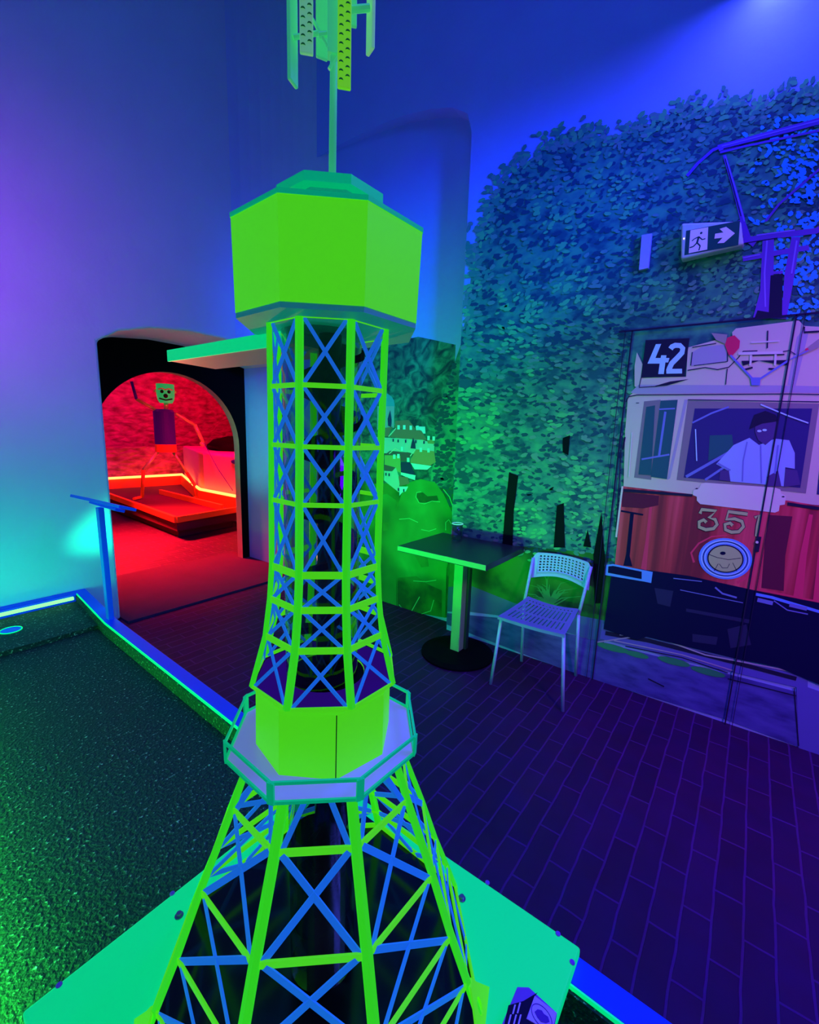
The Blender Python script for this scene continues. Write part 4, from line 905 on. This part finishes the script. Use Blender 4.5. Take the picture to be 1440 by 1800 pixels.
YM = 7.3
man = thing('bucket_man', 'stick figure skier with dark barrel torso and green bucket head standing on the far lane', 'figure', at(300, 873, 1, YM))
def mp_(x, y, Y=YM): return at(180+x/5.76, 640+y/5.76, 1, Y)
M['brass'] = mat('bent_metal_tube', (.62, .50, .25), .35, metal=.5, emit=.03, ecol=(.6, .4, .1)); M['barrel'] = mat('violet_barrel', (.025, .01, .20), .45, emit=.04, ecol=(.2, .0, .7)); M['bucket'] = mat('green_bucket', (.05, .55, .20), .5, emit=.5, ecol=(.0, .55, .14))
def mt_(name, pts, r_, m_='brass'): bm = BM(); tube(bm, pts, r_, 10); return put(obj(name, bm, m_, smooth=True), man)
c0, c1 = mp_(645, 890), mp_(645, 455); rr = (mp_(745, 700)-mp_(550, 700)).length/2
bm = BM(); lathe(bm, [(0, 0), (rr*.95, 0), (rr, .02), (rr, (c1-c0).z*.93), (rr*.85, (c1-c0).z*.985), (0, (c1-c0).z)], c0, 28); torso = put(obj('torso_barrel', bm, 'barrel'), man)
bm = BM(); lathe(bm, [(rr*1.01, 0), (rr*1.02, .0), (rr*1.02, .12), (rr*1.01, .12)], c0, 28); put(obj('barrel_band', bm, 'orange_wood'), torso)
h0, h1 = mp_(645, 395), mp_(645, 205); hr = (mp_(728, 300)-mp_(562, 300)).length/2
bm = BM(); lathe(bm, [(0, 0), (hr*.7, 0), (hr*.92, .05), (hr, .12), (hr, (h1-h0).z), (0, (h1-h0).z)], h0, 28); hd = put(obj('bucket_head', bm, 'bucket'), man)
nd = (Vector((0, 0, 0))-Vector((c0.x, c0.y, 0))).normalized(); sd = Vector((-nd.y, nd.x, 0))
for s in (-1, 1):
    bm = BM(); p = h0+nd*hr*.93+sd*s*hr*.38+Vector((0, 0, (h1-h0).z*.58)); bmesh.ops.create_uvsphere(bm, u_segments=14, v_segments=8, radius=hr*.20, matrix=Matrix.Translation(p)); put(obj('eye', bm, 'ink', smooth=True), hd)
    bm = BM(); tube(bm, [p+nd*.015+Vector((0, 0, hr*.22))+sd*-.05, p+nd*.02+Vector((0, 0, hr*.36)), p+nd*.015+Vector((0, 0, hr*.22))+sd*.05], .010, 6); put(obj('eyebrow', bm, 'cream_light'), hd)
    bm = BM(); p = h0+sd*s*hr*1.12+Vector((0, 0, (h1-h0).z*.62)); bmesh.ops.create_uvsphere(bm, u_segments=12, v_segments=8, radius=hr*.18, matrix=Matrix.Translation(p)); put(obj('ear', bm, 'brass', smooth=True), hd)
bm = BM(); p = h0+nd*hr*1.0+Vector((0, 0, (h1-h0).z*.36)); bmesh.ops.create_uvsphere(bm, u_segments=14, v_segments=8, radius=hr*.26, matrix=Matrix.Translation(p)); put(obj('nose', bm, 'ink', smooth=True), hd)
bm = BM(); tube(bm, [h0+nd*hr*.92+sd*t+Vector((0, 0, (h1-h0).z*(.14+.9*abs(t)))) for t in (-.09, -.045, 0, .045, .09)], .012, 6); put(obj('mouth', bm, 'ink'), hd)
mt_('neck', [c1-Vector((0, 0, .01)), h0+Vector((0, 0, .01))], .03)
mt_('raised_arm', [mp_(550, 470), mp_(345, 355)], .022); mt_('raised_forearm', [mp_(345, 355), mp_(295, 175)], .02, 'barrel')
mt_('arm', [mp_(745, 505), mp_(935, 615)], .022); mt_('forearm', [mp_(935, 615), mp_(1020, 790)], .030)
bm = BM(); bmesh.ops.create_uvsphere(bm, u_segments=14, v_segments=8, radius=.045, matrix=Matrix.Translation(mp_(1012, 810))); put(obj('hand', bm, 'brass', smooth=True), man)
mt_('leg', [mp_(560, 890), mp_(415, 1070)], .022); mt_('shin', [mp_(415, 1070), at(250, 873, 2, .29)], .026, 'orange_wood')
mt_('leg', [mp_(720, 895), mp_(855, 1100)], .022); mt_('shin', [mp_(855, 1100), mp_(935, 1225, 7.2), at(345, 873, 2, .29)], .026, 'orange_wood')
for x, y in ((247, 874), (346, 874)):
    p = at(x, y, 2, .285); bm = BM(); tube(bm, [Vector((p.x-.14, p.y-.10, p.z)), p], .022, 8); put(obj('foot', bm, 'orange_wood'), man)
bm = BM(); tube(bm, [mp_(1030, 800, 6.9), mp_(1170, 1060, 6.3), mp_(1320, 1280, 5.8)], .006, 6); tag(obj('ski_pole', bm, 'barrel'), 'thin dark ski pole held in the right hand of the bucket head figure', 'pole')
# black heap shape modelled for the mound-like shadow above the parapet; oval fitting
bm = BM(); o_ = at(400, 790, 1, 8.2)
bmesh.ops.create_uvsphere(bm, u_segments=24, v_segments=12, radius=1, matrix=Matrix.Translation((4.95, 7.4, 1.10)) @ Matrix.Diagonal((.75, .6, .17, 1)))
for v in bm.verts: v.co += Vector((random.uniform(-.03, .03),)*3)
for v in bm.verts: v.co.z = max(v.co.z, 1.024)
tag(obj('mound_shadow_form', bm, 'matte_black', smooth=True), 'low black heap shape standing in for the dark shadow above the smooth red parapet', 'heap')
bm = BM(); p = at(413, 812, 0, 3.77); bmesh.ops.create_uvsphere(bm, u_segments=20, v_segments=10, radius=1, matrix=Matrix.Translation(p) @ Matrix.Diagonal((.02, .10, .035, 1)))
tag(obj('oval_fitting', bm, 'barrel', smooth=True), 'small dark oval fitting on the smooth red parapet beside the arch', 'wall fitting')
